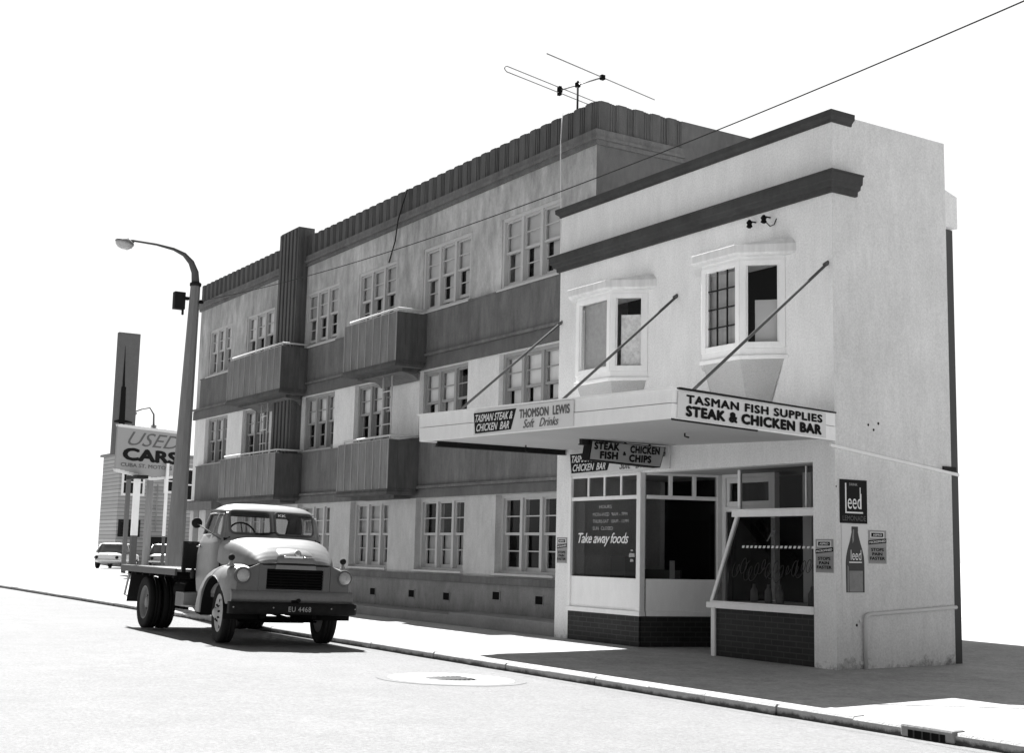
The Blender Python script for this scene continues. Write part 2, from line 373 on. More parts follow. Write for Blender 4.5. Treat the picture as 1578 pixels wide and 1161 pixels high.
m.build('wall', SIDESHADE, shop)
m = MB(); m.box(-SW + 0.2, -0.2, 1.3, 1.34, 2.66, 6.75); m.box(-SW + 0.2, -0.2, 0.21, 2.05, 2.66, 2.72)
m.box(-5.94, -0.4, 1.98, 2.05, 0.0, 2.64)
m.build('interior', INTERIOR, shop)
# rear wing, only its near end shows past the corner
m = MB(); m.box(-SW + 0.1, -0.12, 2.237, 2.52, -0.02, 6.05)
m.build('wall', WINGDARK, shop)
m = MB(); m.hexa([(-SW + 0.1, 2.237, 6.06), (-0.03, 2.237, 6.06), (-0.03, 2.52, 6.06), (-SW + 0.1, 2.52, 6.06), (-SW + 0.1, 2.237, 6.60), (-0.03, 2.237, 6.60), (-0.03, 2.52, 6.52), (-SW + 0.1, 2.52, 6.52)])
m.build('fascia', WHITEPAINT, shop)
m = MB(); m.box(-0.9, -0.16, 2.245, 2.40, 6.56, 6.78); m.build('chimney', STEELDARK, shop, bevel=0.03)
m = MB(); m.lathe([(0.09, 0), (0.09, 0.22), (0.07, 0.24)], (-0.2, 2.26, 6.86), Z_, 16); m.tube([(-0.2, 2.26, 6.7), (-0.2, 2.26, 6.9)], 0.04, 8)
m.build('vent_cowl', STEELDARK, shop)

def cornice(prof, name, yret, left=True):
    """profile of (out, z) swept along the front and returned round both ends"""
    rings = []
    for px, py, dx, dy in ((-SW, 0.3, -1, 0), (-SW, 0.0, -1, -1), (0, 0.0, 1, -1), (0, yret, 1, 0)):
        rings.append([(px + dx * o, py + dy * o, z) for o, z in prof])
    q = MB(); q.loft(rings, True, True, False)
    return q.build(name, CORNICE, shop)
cornice([(-0.01, 7.12), (0.025, 7.12), (0.03, 7.15), (0.08, 7.19), (0.085, 7.265), (-0.01, 7.265)], 'cornice', 0.36)
cornice([(-0.01, 6.16), (0.05, 6.16), (0.055, 6.22), (0.10, 6.235), (0.11, 6.285), (0.14, 6.30), (0.15, 6.40), (0.17, 6.405), (0.17, 6.425), (-0.01, 6.44)], 'cornice', 0.43)

# ---- bay windows
def bay(b, side_papers, front):
    xl, xr, fl, fr = b; y0, y1 = -0.0, -BP
    plan = [(xl, y0), (fl, y1), (fr, y1), (xr, y0)]
    root = MB()
    def off(d, z, ext=0.0):      # plan polygon grown by d
        k = d * 0.42
        return [(xl - d - k - ext, 0.0), (fl - k, y1 - d), (fr + k, y1 - d), (xr + d + k + ext, 0.0)]
    root.prism(off(0.0, 0)[::-1], BZ0 - 0.10, BZ0, 'z')
    root.prism(off(0.035, 0)[::-1], BZ0 - 0.15, BZ0 - 0.10, 'z')
    root.prism(off(0.0, 0)[::-1], BZ1, BZ1 + 0.06, 'z')
    facets = [((xl, y0), (fl, y1)), ((fl, y1), (fr, y1)), ((fr, y1), (xr, y0))]
    panes = MB(); bars = MB()
    for i, (p, q) in enumerate(facets):
        p, q = Vector((*p, 0)), Vector((*q, 0)); e = (q - p); L = e.length; e.normalize(); nrm = Vector((e.y, -e.x, 0))
        def bx(MBx, u0, u1, z0, z1, d0, d1):
            pts = [p + e * u0 + nrm * d0, p + e * u1 + nrm * d0, p + e * u1 + nrm * d1, p + e * u0 + nrm * d1]
            MBx.hexa([(v.x, v.y, z0) for v in pts] + [(v.x, v.y, z1) for v in pts])
        w = 0.085
        for u0, u1, z0, z1 in ((0.0, w, BZ0, BZ1), (L - w, L, BZ0, BZ1), (w, L - w, BZ0, BZ0 + w), (w, L - w, BZ1 - 0.07, BZ1)):
            bx(root, u0, u1, z0, z1, -0.06, 0.012)
        w2 = w + 0.025
        for u0, u1, z0, z1 in ((w, w2, BZ0 + w, BZ1 - 0.07), (L - w2, L - w, BZ0 + w, BZ1 - 0.07)):
            bx(root, u0, u1, z0, z1, -0.045, -0.01)
        u0, u1, z0, z1 = w, L - w, BZ0 + w, BZ1 - 0.07
        pts = [p + e * u0 - nrm * 0.035, p + e * u1 - nrm * 0.035]
        panes.poly([(pts[0].x, pts[0].y, z0), (pts[1].x, pts[1].y, z0), (pts[1].x, pts[1].y, z1), (pts[0].x, pts[0].y, z1)])
        if i == 1 and front == 'leaded':
            for k in (1, 2): bx(bars, u0 + (u1 - u0) * k / 3 - 0.008, u0 + (u1 - u0) * k / 3 + 0.008, z0, z1, -0.045, -0.022)
            for k in (1, 2, 3): bx(bars, u0, u1, z0 + (z1 - z0) * k / 4 - 0.008, z0 + (z1 - z0) * k / 4 + 0.008, -0.047, -0.02)
    bw_ = root.build('bay_window', TRIMWHITE, shop, bevel=0.006)
    panes.build('pane', GLASS, bw_)
    if bars.v: bars.build('leaded_bars', STEELDARK, bw_)
    # hood: flat lead covered roof board with a sloped top running back to the wall
    h = MB(); o1 = off(0.15, 0); o2 = off(0.13, 0); z0, z1 = BZ1 + 0.05, BZ1 + 0.19
    h.loft([[(x, y, z0) for x, y in o2], [(x, y, z0 + 0.03) for x, y in o1], [(x, y, z1) for x, y in o1],
            [(xl - 0.14, 0.0, z1 + 0.09), (fl + 0.05, -0.12, z1 + 0.08), (fr - 0.05, -0.12, z1 + 0.08), (xr + 0.14, 0.0, z1 + 0.09)]], True, True, False)
    h.build('hood', HOODM, bw_, bevel=0.006)
    # apron: roughcast corbel tapering down to the wall
    a = MB(); top = [(x, y, BZ0 - 0.15) for x, y in off(-0.02, 0)]
    bot = [(xl + 0.30, -0.005, 3.30), (fl + 0.1, -0.14, 3.30), (fr - 0.1, -0.14, 3.30), (xr - 0.34, -0.005, 3.30)]
    mid = [tuple(Vector(t).lerp(Vector(b_), 0.5) + Vector((0, -0.02, 0))) for t, b_ in zip(top, bot)]
    a.loft([bot, mid, top], True, True, False); a.build('apron', ROUGHCAST, bw_)
    # what hangs behind the glass
    for i, kind in side_papers:
        p, q = [Vector((*t, 0)) for t in facets[i]]; e = q - p; L = e.length; e.normalize(); nrm = Vector((e.y, -e.x, 0))
        s = MB(); u0, u1, za, zb, mt = kind
        a_ = p + e * u0 - nrm * 0.10; b_ = p + e * u1 - nrm * 0.085
        s.hexa([(a_.x, a_.y, za), (b_.x, b_.y, za), (b_.x - nrm.x * .01, b_.y - nrm.y * .01, za), (a_.x - nrm.x * .01, a_.y - nrm.y * .01, za),
                (a_.x, a_.y, zb), (b_.x, b_.y, zb), (b_.x - nrm.x * .01, b_.y - nrm.y * .01, zb), (a_.x - nrm.x * .01, a_.y - nrm.y * .01, zb)])
        s.build('blind', mt, bw_)
HOODM = mat('rain stained hood paint', 0.70, 0.7, [(2.5, 0.10, 0.4), (13, 0.14, 0.12), (70, 0.05, 1)])
PAPER = mat('stained paper', 0.80, 0.9, [(7, 0.30, 1), (20, 0.2, 1)])
MOTTLED = mat('mottled pane backing', 0.42, 0.9, [(1.6, 0.12, 1), (14, 0.14, 1)])
PLAINPAPER = mat('grey board', 0.52, 0.9, [(3, 0.05, 1)])
bay(bays[0], [(1, (0.09, 0.83, BZ0 + 0.08, BZ1 - 0.07, MOTTLED)), (2, (0.16, 0.52, BZ0 + 0.08, 5.10, PAPER))], 'plain')
bay(bays[1], [(1, (0.09, 0.72, BZ0 + 0.08, BZ1 - 0.10, CURTAIN)), (2, (0.2, 0.58, BZ0 + 0.08, 4.88, PLAINPAPER))], 'leaded')

# ---- wire insulators under the lower cornice
for x, z, nm in ((-1.46, 6.03, 'black wire insulator on the white wall left of its looped neighbour'), (-1.17, 6.04, 'black wire insulator with a hanging loop, right of its neighbour')):
    t = thing('insulator', nm, 'insulator', (x, 0, z), group='insulators under the cornice')
    q = MB(); q.tube([(x, 0.01, z + 0.02), (x, -0.09, z + 0.02), (x, -0.12, z - 0.03)], 0.012, 8); q.build('bracket', STEELDARK, t)
    q = MB(); q.lathe([(0.02, -0.07), (0.045, -0.05), (0.03, -0.02), (0.045, 0.01), (0.03, 0.03), (0.015, 0.05)], (x, -0.12, z - 0.01), Z_, 14); q.build('cap', BLACK, t)
    if 'loop' in nm and 'left' not in nm:
        q = MB(); q.tube([(x + 0.01, -0.1, z - 0.05), (x + 0.05, -0.05, z - 0.12), (x + 0.1, -0.02, z - 0.1), (x + 0.13, -0.005, z - 0.02)], 0.008, 6); q.build('wire_loop', STEELDARK, t)

# ---- slanting ledge, low pipe and patches on the side wall
m = MB(); m.hexa([(0.0, -0.10, 2.80), (0.035, -0.10, 2.80), (0.035, 2.36, 2.535), (0.0, 2.36, 2.535), (0.0, -0.10, 2.845), (0.03, -0.10, 2.838), (0.03, 2.36, 2.575), (0.0, 2.36, 2.585)])
m.build('flashing', TRIMWHITE, shop)
m = MB(); m.box(0.0, 0.03, 2.05, 2.3, 2.60, 2.66); m.build('bracket', STEELDARK, shop)
pp = MB(); pp.tube([(0.035, 0.48, -0.02), (0.035, 0.48, 0.62), (0.035, 0.50, 0.665), (0.035, 0.55, 0.685), (0.035, 2.23, 0.765)], 0.026, 10)
for z in (0.08, 0.6): pp.box(-0.003, 0.02, 0.40, 0.47, z - 0.02, z + 0.02)
tag(pp.build('pipe', PIPEWHITE, None), 'white painted pipe bent along the foot of the shop side wall', 'pipe')
m = MB()
for y, z, r in ((0.62, 3.13, .018), (0.72, 3.07, .018), (0.81, 3.16, .02), (-0.0 + 0.02, 2.3, .012), (0.36, 0.55, .02)):
    m.lathe([(r, 0.001), (r * 0.6, 0.004)], (0.0, y, z), X_, 10)
m.build('bolt', STEELDARK, shop)

# ---- shopfront
sf = MB()
def sbox(*a): sf.box(*a)
for x0, x1 in ((-5.95, -5.89), (-4.12, -4.02)): sbox(x0, x1, -0.03, 0.07, 0.5, 2.64)
sbox(-5.96, -4.0, -0.05, 0.07, 0.46, 0.53)                       # sill rail
sbox(-5.89, -4.12, -0.01, 0.05, 2.235, 2.295)                      # transom rail
for k in (1, 2, 3): sbox(-5.89 + 1.77 * k / 4 - 0.022, -5.89 + 1.77 * k / 4 + 0.022, 0.0, 0.045, 2.295, 2.63)
sbox(-5.89, -4.12, -0.01, 0.05, 2.60, 2.64)
front = sf.build('shopfront', TRIMWHITE, shop, bevel=0.006)
q = MB(); q.box(-5.89, -4.12, 0.0, 0.03, 0.53, 1.02); q.build('stall_board', TRIMWHITE, front, bevel=0.004)
q = MB(); q.box(-5.945, -4.045, -0.02, 0.06, -0.02, 0.46); q.build('tiled_base', TILE, front)
q = MB(); q.poly([(-5.89, 0.02, 1.02), (-4.12, 0.02, 1.02), (-4.12, 0.02, 2.235), (-5.89, 0.02, 2.235)]); q.poly([(-5.89, 0.02, 2.295), (-4.12, 0.02, 2.295), (-4.12, 0.02, 2.60), (-5.89, 0.02, 2.60)])
glass_front = q.build('pane', SHOPGLASS, front)
# lobby side of the display window, running in to the door
A = Vector((-4.06, 0.03, 0)); B = Vector((-3.68, 1.22, 0)); e = (B - A); LL = e.length; e.normalize(); nn = Vector((e.y, -e.x, 0))
def lb(M_, u0, u1, z0, z1, d0=-0.03, d1=0.03):
    pts = [A + e * u0 + nn * d0, A + e * u1 + nn * d0, A + e * u1 + nn * d1, A + e * u0 + nn * d1]
    M_.hexa([(v.x, v.y, z0) for v in pts] + [(v.x, v.y, z1) for v in pts])
q = MB(); lb(q, 0.07, LL, 0.46, 0.53, -0.03, 0.05); lb(q, 0.07, LL, 2.235, 2.295); lb(q, 0.07, LL, 2.60, 2.64)
for k in (1, 2): lb(q, 0.07 + (LL - 0.07) * k / 3 - 0.03, 0.07 + (LL - 0.07) * k / 3 + 0.03, 2.295, 2.60)
lb(q, LL - 0.02, LL + 0.13, -0.02, 2.64, -0.06, 0.05)
lob = q.build('shopfront', TRIMWHITE, shop, bevel=0.006)
q = MB(); lb(q, 0.07, LL - 0.02, 0.53, 1.02, -0.02, 0.012); q.build('stall_board', TRIMWHITE, lob)
q = MB(); lb(q, 0.0, LL - 0.02, -0.02, 0.46, -0.03, 0.03); q.build('tiled_base', TILE, lob)
q = MB()
for z0, z1 in ((1.02, 2.235), (2.295, 2.60)):
    a, b = A + e * 0.07, A + e * (LL - 0.02); q.poly([(a.x, a.y, z0), (b.x, b.y, z0), (b.x, b.y, z1), (a.x, a.y, z1)])
q.build('pane', SHOPGLASS, lob)
q = MB(); lb(q, 0.48, 0.56, 1.02, 1.30, -0.05, -0.04); q.build('price_card', SIGNWHITE, lob)
# door at the back of the lobby
q = MB()
for x0, x1, z0, z1 in ((-3.55, -3.47, 0, 2.64), (-2.46, -2.38, 0, 2.64), (-3.47, -2.46, 2.06, 2.14), (-3.47, -2.46, 2.58, 2.64)): q.box(x0, x1, 1.2, 1.3, z0, z1)
for x0, x1, z0, z1 in ((-3.47, -3.40, 2.14, 2.58), (-2.53, -2.46, 2.14, 2.58), (-3.4, -2.53, 2.14, 2.22), (-3.4, -2.53, 2.50, 2.58)): q.box(x0, x1, 1.22, 1.28, z0, z1)
fr_ = q.build('door_frame', TRIMWHITE, shop, bevel=0.005)
q = MB(); q.poly([(-3.4, 1.25, 2.22), (-2.53, 1.25, 2.22), (-2.53, 1.25, 2.5), (-3.4, 1.25, 2.5)]); q.build('pane', SHOPGLASS, fr_)
q = MB(); q.wall('y', 1.23, 0.04, -3.46, -2.47, 0.02, 2.05, [(-3.36, -2.57, 0.55, 1.95)]); dr = q.build('door', STEELDARK, shop)
q = MB(); q.poly([(-3.36, 1.25, 0.55), (-2.57, 1.25, 0.55), (-2.57, 1.25, 1.95), (-3.36, 1.25, 1.95)]); q.build('pane', SHOPGLASS, dr)
q = MB(); q.tube([(-3.4, 1.2, 0.98), (-3.4, 1.2, 1.16)], 0.014, 8); q.box(-3.41, -3.39, 1.2, 1.235, 0.99, 1.01); q.box(-3.41, -3.39, 1.2, 1.235, 1.13, 1.15); q.build('handle', CHROME, dr)
# right window: glass leaning out over a brick base
q = MB()
q.box(-2.44, -0.392, -0.06, 0.10, 0.665, 0.745); q.box(-2.40, -0.392, -0.03, 0.08, 0.745, 0.765)
q.box(-2.47, -0.392, 0.44, 0.56, 1.95, 2.045); q.box(-2.49, -0.392, 0.41, 0.56, 2.045, 2.06)
q.hexa([(-2.41, -0.02, 0.765), (-2.355, -0.02, 0.765), (-2.355, 0.04, 0.765), (-2.41, 0.04, 0.765), (-2.41, 0.45, 1.96), (-2.355, 0.45, 1.96), (-2.355, 0.51, 1.96), (-2.41, 0.51, 1.96)])
q.box(-2.41, -2.33, 0.0, 0.08, -0.02, 0.665)
q.box(-2.41, -2.36, 0.5, 0.55, 2.06, 2.63); q.box(-1.04, -1.02, 0.5, 0.53, 2.06, 2.63)
rw = q.build('shopfront', TRIMWHITE, shop, bevel=0.005)
q = MB(); q.box(-2.33, -0.392, 0.03, 0.14, -0.02, 0.665); q.box(-2.41, -2.31, 0.1, 1.2, -0.02, 0.665); q.build('tiled_base', TILE, rw)
q = MB(); q.poly([(-2.355, 0.0, 0.765), (-0.392, 0.0, 0.765), (-0.392, 0.48, 1.96), (-2.355, 0.48, 1.96)]); q.poly([(-2.36, 0.52, 2.06), (-0.392, 0.52, 2.06), (-0.392, 0.52, 2.63), (-2.36, 0.52, 2.63)])
q.poly([(-2.38, 0.02, 0.765), (-2.38, 0.5, 1.96), (-2.38, 1.2, 1.96), (-2.38, 1.2, 0.765)]); q.build('pane', SHOPGLASS, rw)
q = MB(); q.box(-2.33, -0.40, 0.1, 1.1, 0.70, 0.755); q.build('display_shelf', TRIMWHITE, rw)
q = MB(); q.box(-1.75, -1.58, 1.15, 1.3, 0.76, 2.6); q.build('reflection_post', TRIMWHITE, shop)  # added white upright standing in for a reflection in the leaning glass
q = MB(); q.box(-5.85, -4.2, 0.35, 0.95, 0.86, 0.9); q.box(-5.85, -4.2, 0.9, 0.94, 0.9, 1.15); q.box(-5.5, -5.1, 0.5, 0.8, 0.9, 1.35); q.build('counter', mat('counter', 0.12, 0.6), shop)
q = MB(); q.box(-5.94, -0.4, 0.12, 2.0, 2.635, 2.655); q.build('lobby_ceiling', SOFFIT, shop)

JAR = mat('shelf goods', 0.22, 0.5, [(6, 0.3, 1)])
q = MB(); q.box(-2.2, -0.6, 1.6, 1.9, 0.0, 1.2); q.box(-2.2, -0.6, 1.58, 1.9, 1.2, 1.24); q.build('counter', SASHDARK, shop)
rj = random.Random(9)
for k in range(5):
    x = -2.1 + k * .33; q = MB(); q.lathe([(.05, 0), (.055, .02), (.05, .16), (.02, .21), (.02, .25)], (x, .55 + rj.uniform(-.2, .2), .756), Z_, 12); q.build('display_jar', JAR, shop)
# lettering painted on the shop glass
y_ = 0.012
text('HOURS', (-5.15, y_, 2.10), X_, Z_, 0.34, 0.055, LETTERFAINT, glass_front, 0.01)
text('MON-WED  9AM - 7PM', (-5.32, y_, 1.98), X_, Z_, 0.92, 0.055, LETTERFAINT, glass_front, 0.01)
text('THURS-SAT  10AM - 11PM', (-5.32, y_, 1.87), X_, Z_, 0.95, 0.055, LETTERFAINT, glass_front, 0.01)
text('SUN  CLOSED', (-5.32, y_, 1.76), X_, Z_, 0.55, 0.055, LETTERFAINT, glass_front, 0.01)
text('Take away foods', (-5.72, y_, 1.50), (0.999, 0, 0.0), Z_, 1.36, 0.215, LETTERWHITE, glass_front, 0.012, 0.35, 0.9)
q = MB()
for z0, z1, x0, x1 in ((1.43, 1.455, -4.31, -4.24), (1.34, 1.40, -4.35, -4.20), (1.27, 1.31, -4.32, -4.23)): q.prism([(x0, z0), (x1, z0 + .006), (x1 - .01, z1), (x0 + .012, z1 + .004)], y_ - 0.003, y_, 'y')
q.build('transfer', LETTERFAINT, glass_front)
sl = Vector((0, 0.48, 1.195)).normalized()
def onsl(x, t): return Vector((x, -0.008, 0.765)) + sl * t
dm = MB()
for k in range(19):
    a = onsl(-2.08 + k * 0.085, 0.80); dm.hexa([a, a + X_ * 0.045, a + X_ * 0.045 + sl * 0.035, a + sl * 0.035] + [v + Vector((0, -0.003, 0.001)) for v in (a, a + X_ * 0.045, a + X_ * 0.045 + sl * 0.035, a + sl * 0.035)])
dm.build('lettering', LETTERWHITE, rw)
text('F', onsl(-1.62, 0.90), X_, sl, 0.13, 0.16, LETTERGREY, rw, 0.02, 0.3)
rnd = random.Random(3); sc_ = MB()
for k in range(13):
    cx_, ct, rr_ = -2.08 + k * 0.125, 0.50 + rnd.uniform(-.06, .06), rnd.uniform(.07, .15)
    a0 = rnd.uniform(0, 6.28); pts = []
    for i in range(26):
        a_ = a0 + i * 0.32; r_ = rr_ * (1 - i / 40); pts.append(onsl(cx_ + 0.55 * r_ * math.cos(a_) + i * 0.003, ct + r_ * 1.2 * math.sin(a_)) + Vector((0, -0.004, 0.002)))
    sc_.tube(pts, 0.005, 5)
sc_.build('scrollwork', mat('worn scrollwork', 0.05, 0.8), rw)

# ---- awning over the footpath
aw_tl, aw_bl = Vector((-6.15, -2.76, 3.475)), Vector((-6.11, -2.76, 3.06))
aw_tr, aw_br = Vector((0.12, -2.76, 3.315)), Vector((0.10, -2.76, 2.965))
w_tl, w_bl = Vector((-6.36, -0.001, 3.42)), Vector((-6.36, -0.001, 3.065))
w_tr, w_br = Vector((0.02, -0.001, 3.235)), Vector((0.02, -0.001, 2.88))
m = MB(); ins = 0.05
def lp(a, b, t): return a.lerp(b, t)
sb = [Vector(v) for v in (aw_bl, aw_br, w_br, w_bl)]; st = [Vector(v) for v in (aw_tl, aw_tr, w_tr, w_tl)]
inn = [Vector((ins, ins, 0)), Vector((-ins, ins, 0)), Vector((-ins, 0, 0)), Vector((ins, 0, 0))]
m.hexa([v + i + Vector((0, 0, 0.03)) for v, i in zip(sb, inn)] + [v + i + Vector((0, 0, -0.06)) for v, i in zip(st, inn)])
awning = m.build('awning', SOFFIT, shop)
fa = MB()
def board(p00, p10, p11, p01, n, th=0.04):      # face corners + outward normal
    n = Vector(n); b = [p00, p10, p11, p01]
    fa.hexa([v - n * th for v in (p00, p10)] + [p10, p00] + [v - n * th for v in (p01, p11)] + [p11, p01])
def fascia(bl, br, tr, tl, n):
    n = Vector(n); mt = 0.52
    ml, mr = lp(bl, tl, mt), lp(br, tr, mt); g = Vector((0, 0, 0.004))
    board(bl, br, mr - g, ml - g, n); board(ml + g + n * -0.006, mr + g + n * -0.006, tr + n * -0.006, tl + n * -0.006, n)
fascia(aw_bl, aw_br, aw_tr, aw_tl, (0, -1, 0)); 
ew = Vector((0.04, 0, 0))
fascia(aw_br + Vector((0.002, 0.002, 0)), w_br, w_tr, aw_tr + Vector((0.002, 0.002, 0)), (1, 0, 0)); fascia(w_bl, aw_bl + Vector((-0.002, 0.002, 0)), aw_tl + Vector((-0.002, 0.002, 0)), w_tl, (-1, 0, 0))
fa.build('fascia', TRIMWHITE, awning, bevel=0.004)
q = MB()
for a, b in ((aw_tl, aw_tr),):
    o = Vector((0, -0.025, 0)); q.hexa([a + o + Vector((-.03, 0, -.004)), b + o + Vector((.0, 0, -.004)), b + Vector((0, .06, -.004)), a + Vector((-.03, .06, -.004)), a + o + Vector((-.03, 0, .016)), b + o + Vector((0, 0, .016)), b + Vector((0, .06, .016)), a + Vector((-.03, .06, .016))])
q.build('capping', TRIMWHITE, awning)
q = MB(); a, b = aw_tr + Vector((0, 0.10, 0)), w_tr
q.hexa([a + Vector((-.04, 0, -.002)), a + Vector((.02, 0, -.002)), b + Vector((.02, 0, -.002)), b + Vector((-.04, 0, -.002)), a + Vector((-.04, 0, .022)), a + Vector((.02, 0, .022)), b + Vector((.02, 0, .014)), b + Vector((-.04, 0, .014))])
a, b = aw_br, lp(aw_br, w_br, 0.5)
q.hexa([a + Vector((.0, 0, -.02)), a + Vector((.012, 0, -.02)), b + Vector((.012, 0, -.02)), b + Vector((.0, 0, -.02)), a + Vector((.0, 0, .0)), a + Vector((.012, 0, .0)), b + Vector((.012, 0, .0)), b + Vector((.0, 0, .0))])
q.build('edge_strip', STEELDARK, awning)
for x, z, yb, zb in ((-6.30, 5.29, -2.1, 3.50), (-3.2, 5.27, -2.15, 3.44), (-0.09, 5.23, -2.3, 3.33)):
    q = MB(); q.tube([(x, 0.02, z + 0.01), (x, yb, zb)], 0.021, 8); q.tube([(x, 0.02, z + 0.01), (x, -0.06, z - 0.04)], 0.03, 8)
    q.build('support_rod', STEELGREY, awning)
for x0, x1, y0, y1, zz in ((-6.15, -6.09, -2.45, -0.02, 0.012), (-3.42, -3.36, -1.6, -0.1, -0.02)):
    q = MB(); t = (x0 + SW) / SW; za = 3.06 - 0.095 * t - 0.012 + zz; zb = 3.065 - 0.185 * t - 0.012 + zz
    q.hexa([(x0, y0, za - .04), (x1, y0, za - .04), (x1, y1, zb - .04), (x0, y1, zb - .04), (x0, y0, za + .03), (x1, y0, za + .03), (x1, y1, zb + .03), (x0, y1, zb + .03)])
    q.hexa([(x0 - .03, y0, za - .055), (x1 + .03, y0, za - .055), (x1 + .03, y1, zb - .055), (x0 - .03, y1, zb - .055), (x0 - .03, y0, za - .041), (x1 + .03, y0, za - .041), (x1 + .03, y1, zb - .041), (x0 - .03, y1, zb - .041)])
    q.build('steel_beam', STEELDARK, awning)
q = MB()
for x, y in ((-1.3, -1.4), (-5.0, -1.5)):
    q.tube([(x, y, 3.02), (x, y, 2.93), (x + 0.08, y, 2.91)], 0.012, 6)
q.build('hook', STEELDARK, awning)

# ---- signs
exf = (aw_br - aw_bl).normalized(); exe = (w_br - aw_br).normalized()
def fpt(x, f, out=0.004):      # point on the front fascia at x, fraction f of its height
    t = (x - aw_bl.x) / (aw_br.x - aw_bl.x); b, tt = lp(aw_bl, aw_br, t), lp(aw_tl, aw_tr, t); p = lp(b, tt, f); p.y -= out; p.x = x; return p
def soft_drink_sign(name, label, P, ex, ezv, H, L, thick, n):
    """white board with a black slanted panel at its left"""
    t = thing(name, label, 'sign', P)
    nv = Vector(n); O = Vector(P); ex = Vector(ex); ez = Vector(ezv)
    q = MB(); f = [O, O + ex * L, O + ex * L + ez * H, O + ez * H]; q.hexa([v for v in f] + [v + nv * thick for v in f]); q.build('board', SIGNWHITE, t)
    s = O + nv * (thick + 0.002)
    def at(u, v): return s + ex * (u * L) + ez * (v * H)
    q = MB(); f = [at(0.02, 0.06), at(0.405, 0.10), at(0.455, 0.93), at(0.0, 0.93)]; q.hexa([v for v in f] + [v + nv * 0.002 for v in f]); q.build('panel', SIGNDARK, t)
    s = s + nv * 0.004
    sl_ = (ez + ex * 0.10)
    text('TASMAN STEAK &', at(0.02, 0.53), ex, sl_, 0.40 * L, 0.32 * H, LETTERWHITE, t, 0.02, 0.25)
    text('CHICKEN  BAR', at(0.035, 0.14), ex, sl_, 0.35 * L, 0.32 * H, LETTERWHITE, t, 0.02, 0.25)
    text('THOMSON  LEWIS', at(0.49, 0.50), ex, ez, 0.48 * L, 0.36 * H, LETTERGREY, t, 0.025, space=1.05)
    text('Soft   Drinks', at(0.53, 0.10), ex, ez, 0.34 * L, 0.34 * H, LETTERGREY, t, 0.005, 0.4)
    return t
p0 = fpt(-4.42, 0.04, 0.003); p1 = fpt(-1.88, 0.04, 0.003)
soft_drink_sign('fascia_sign', 'white soft drinks board with a black slanted panel on the awning front', p0, (p1 - p0).normalized(), Z_, 0.345, (p1 - p0).length, 0.012, (0, -1, 0))
soft_drink_sign('window_head_sign', 'white soft drinks board above the shop window, half hidden by the hanging sign', (-5.93, -0.004, 2.665), X_, Z_, 0.365, 2.60, 0.03, (0, -1, 0))
# end sign
t = thing('end_sign', 'white sign with large black fish and steak lettering on the awning end', 'sign', aw_br)
Lr = (w_br - aw_br).length; nx = Vector((1, 0, 0)); O = aw_br + nx * 0.004; ezb = (aw_tr - aw_br).normalized()
def eat(u, v, o=0.0): return lp(lp(aw_br, w_br, u), lp(aw_tr, w_tr, u), v) + nx * (0.004 + o)
q = MB(); f = [eat(0.03, 0.05), eat(0.93, 0.05), eat(0.93, 0.93), eat(0.03, 0.93)]; q.hexa(f + [v + nx * 0.012 for v in f]); q.build('board', SIGNWHITE, t)
def etext(s, u0, u1, v0, v1, bold, **k):
    a = eat(u0, v0, 0.018); b = eat(u1, v0, 0.018); c = eat((u0 + u1) / 2, v1, 0.018) - eat((u0 + u1) / 2, v0, 0.018)
    text(s, a, (b - a).normalized(), Z_, (b - a).length, c.length, LETTER, t, bold, **k)
etext('TASMAN FISH SUPPLIES', 0.075, 0.905, 0.56, 0.86, 0.045, space=1.14)
etext('STEAK & CHICKEN BAR', 0.075, 0.90, 0.12, 0.50, 0.065, space=1.12)
# hanging sign, hung at right angles to the shop
hs = thing('hanging_sign', 'box sign for steak, chicken, fish and chips hung under the awning', 'sign', (-3.38, -0.8, 2.84))
q = MB()
top = [(-3.48, -1.47, 2.995), (-3.30, -1.47, 2.995), (-3.30, -0.12, 2.975), (-3.48, -0.12, 2.975)]
bot = [(-3.48, -1.52, 2.715), (-3.30, -1.52, 2.715), (-3.30, -0.22, 2.665), (-3.48, -0.22, 2.665)]
q.hexa(bot + top); q.build('case', SIGNDARK, hs)
o_ = Vector((-3.296, 0, 0))
def ht(u, v, d=0.0):
    a = Vector(bot[1]).lerp(Vector(bot[2]), u); b = Vector(top[1]).lerp(Vector(top[2]), u); p = a.lerp(b, v); p.x = -3.297 + d; return p
q = MB(); f = [ht(0.015, 0.04), ht(0.985, 0.04), ht(0.985, 0.96), ht(0.015, 0.96)]; q.hexa(f + [v + X_ * 0.006 for v in f]); q.build('sign_face', SIGNGREY, hs)
for s, u, v, w, h in (('STEAK', 0.045, 0.54, 0.46, 0.115), ('CHICKEN', 0.53, 0.54, 0.56, 0.115), ('FISH', 0.14, 0.10, 0.33, 0.115), ('CHIPS', 0.54, 0.10, 0.42, 0.115), ('&', 0.44, 0.38, 0.06, 0.06)):
    text(s, ht(u, v, 0.009), Y_, Vector((0, 0.06, 1)).normalized(), w * 0.98, h, LETTER, hs, 0.06, space=1.1)
for y in (-1.2, -0.8, -0.35):
    q = MB(); q.tube([(-3.39, y, 2.97), (-3.39, y, 3.0)], 0.012, 6); q.tube([(-3.39, y, 2.99), (-3.39, y, 3.02)], 0.02, 6); q.build('hanger', STEELDARK, hs)

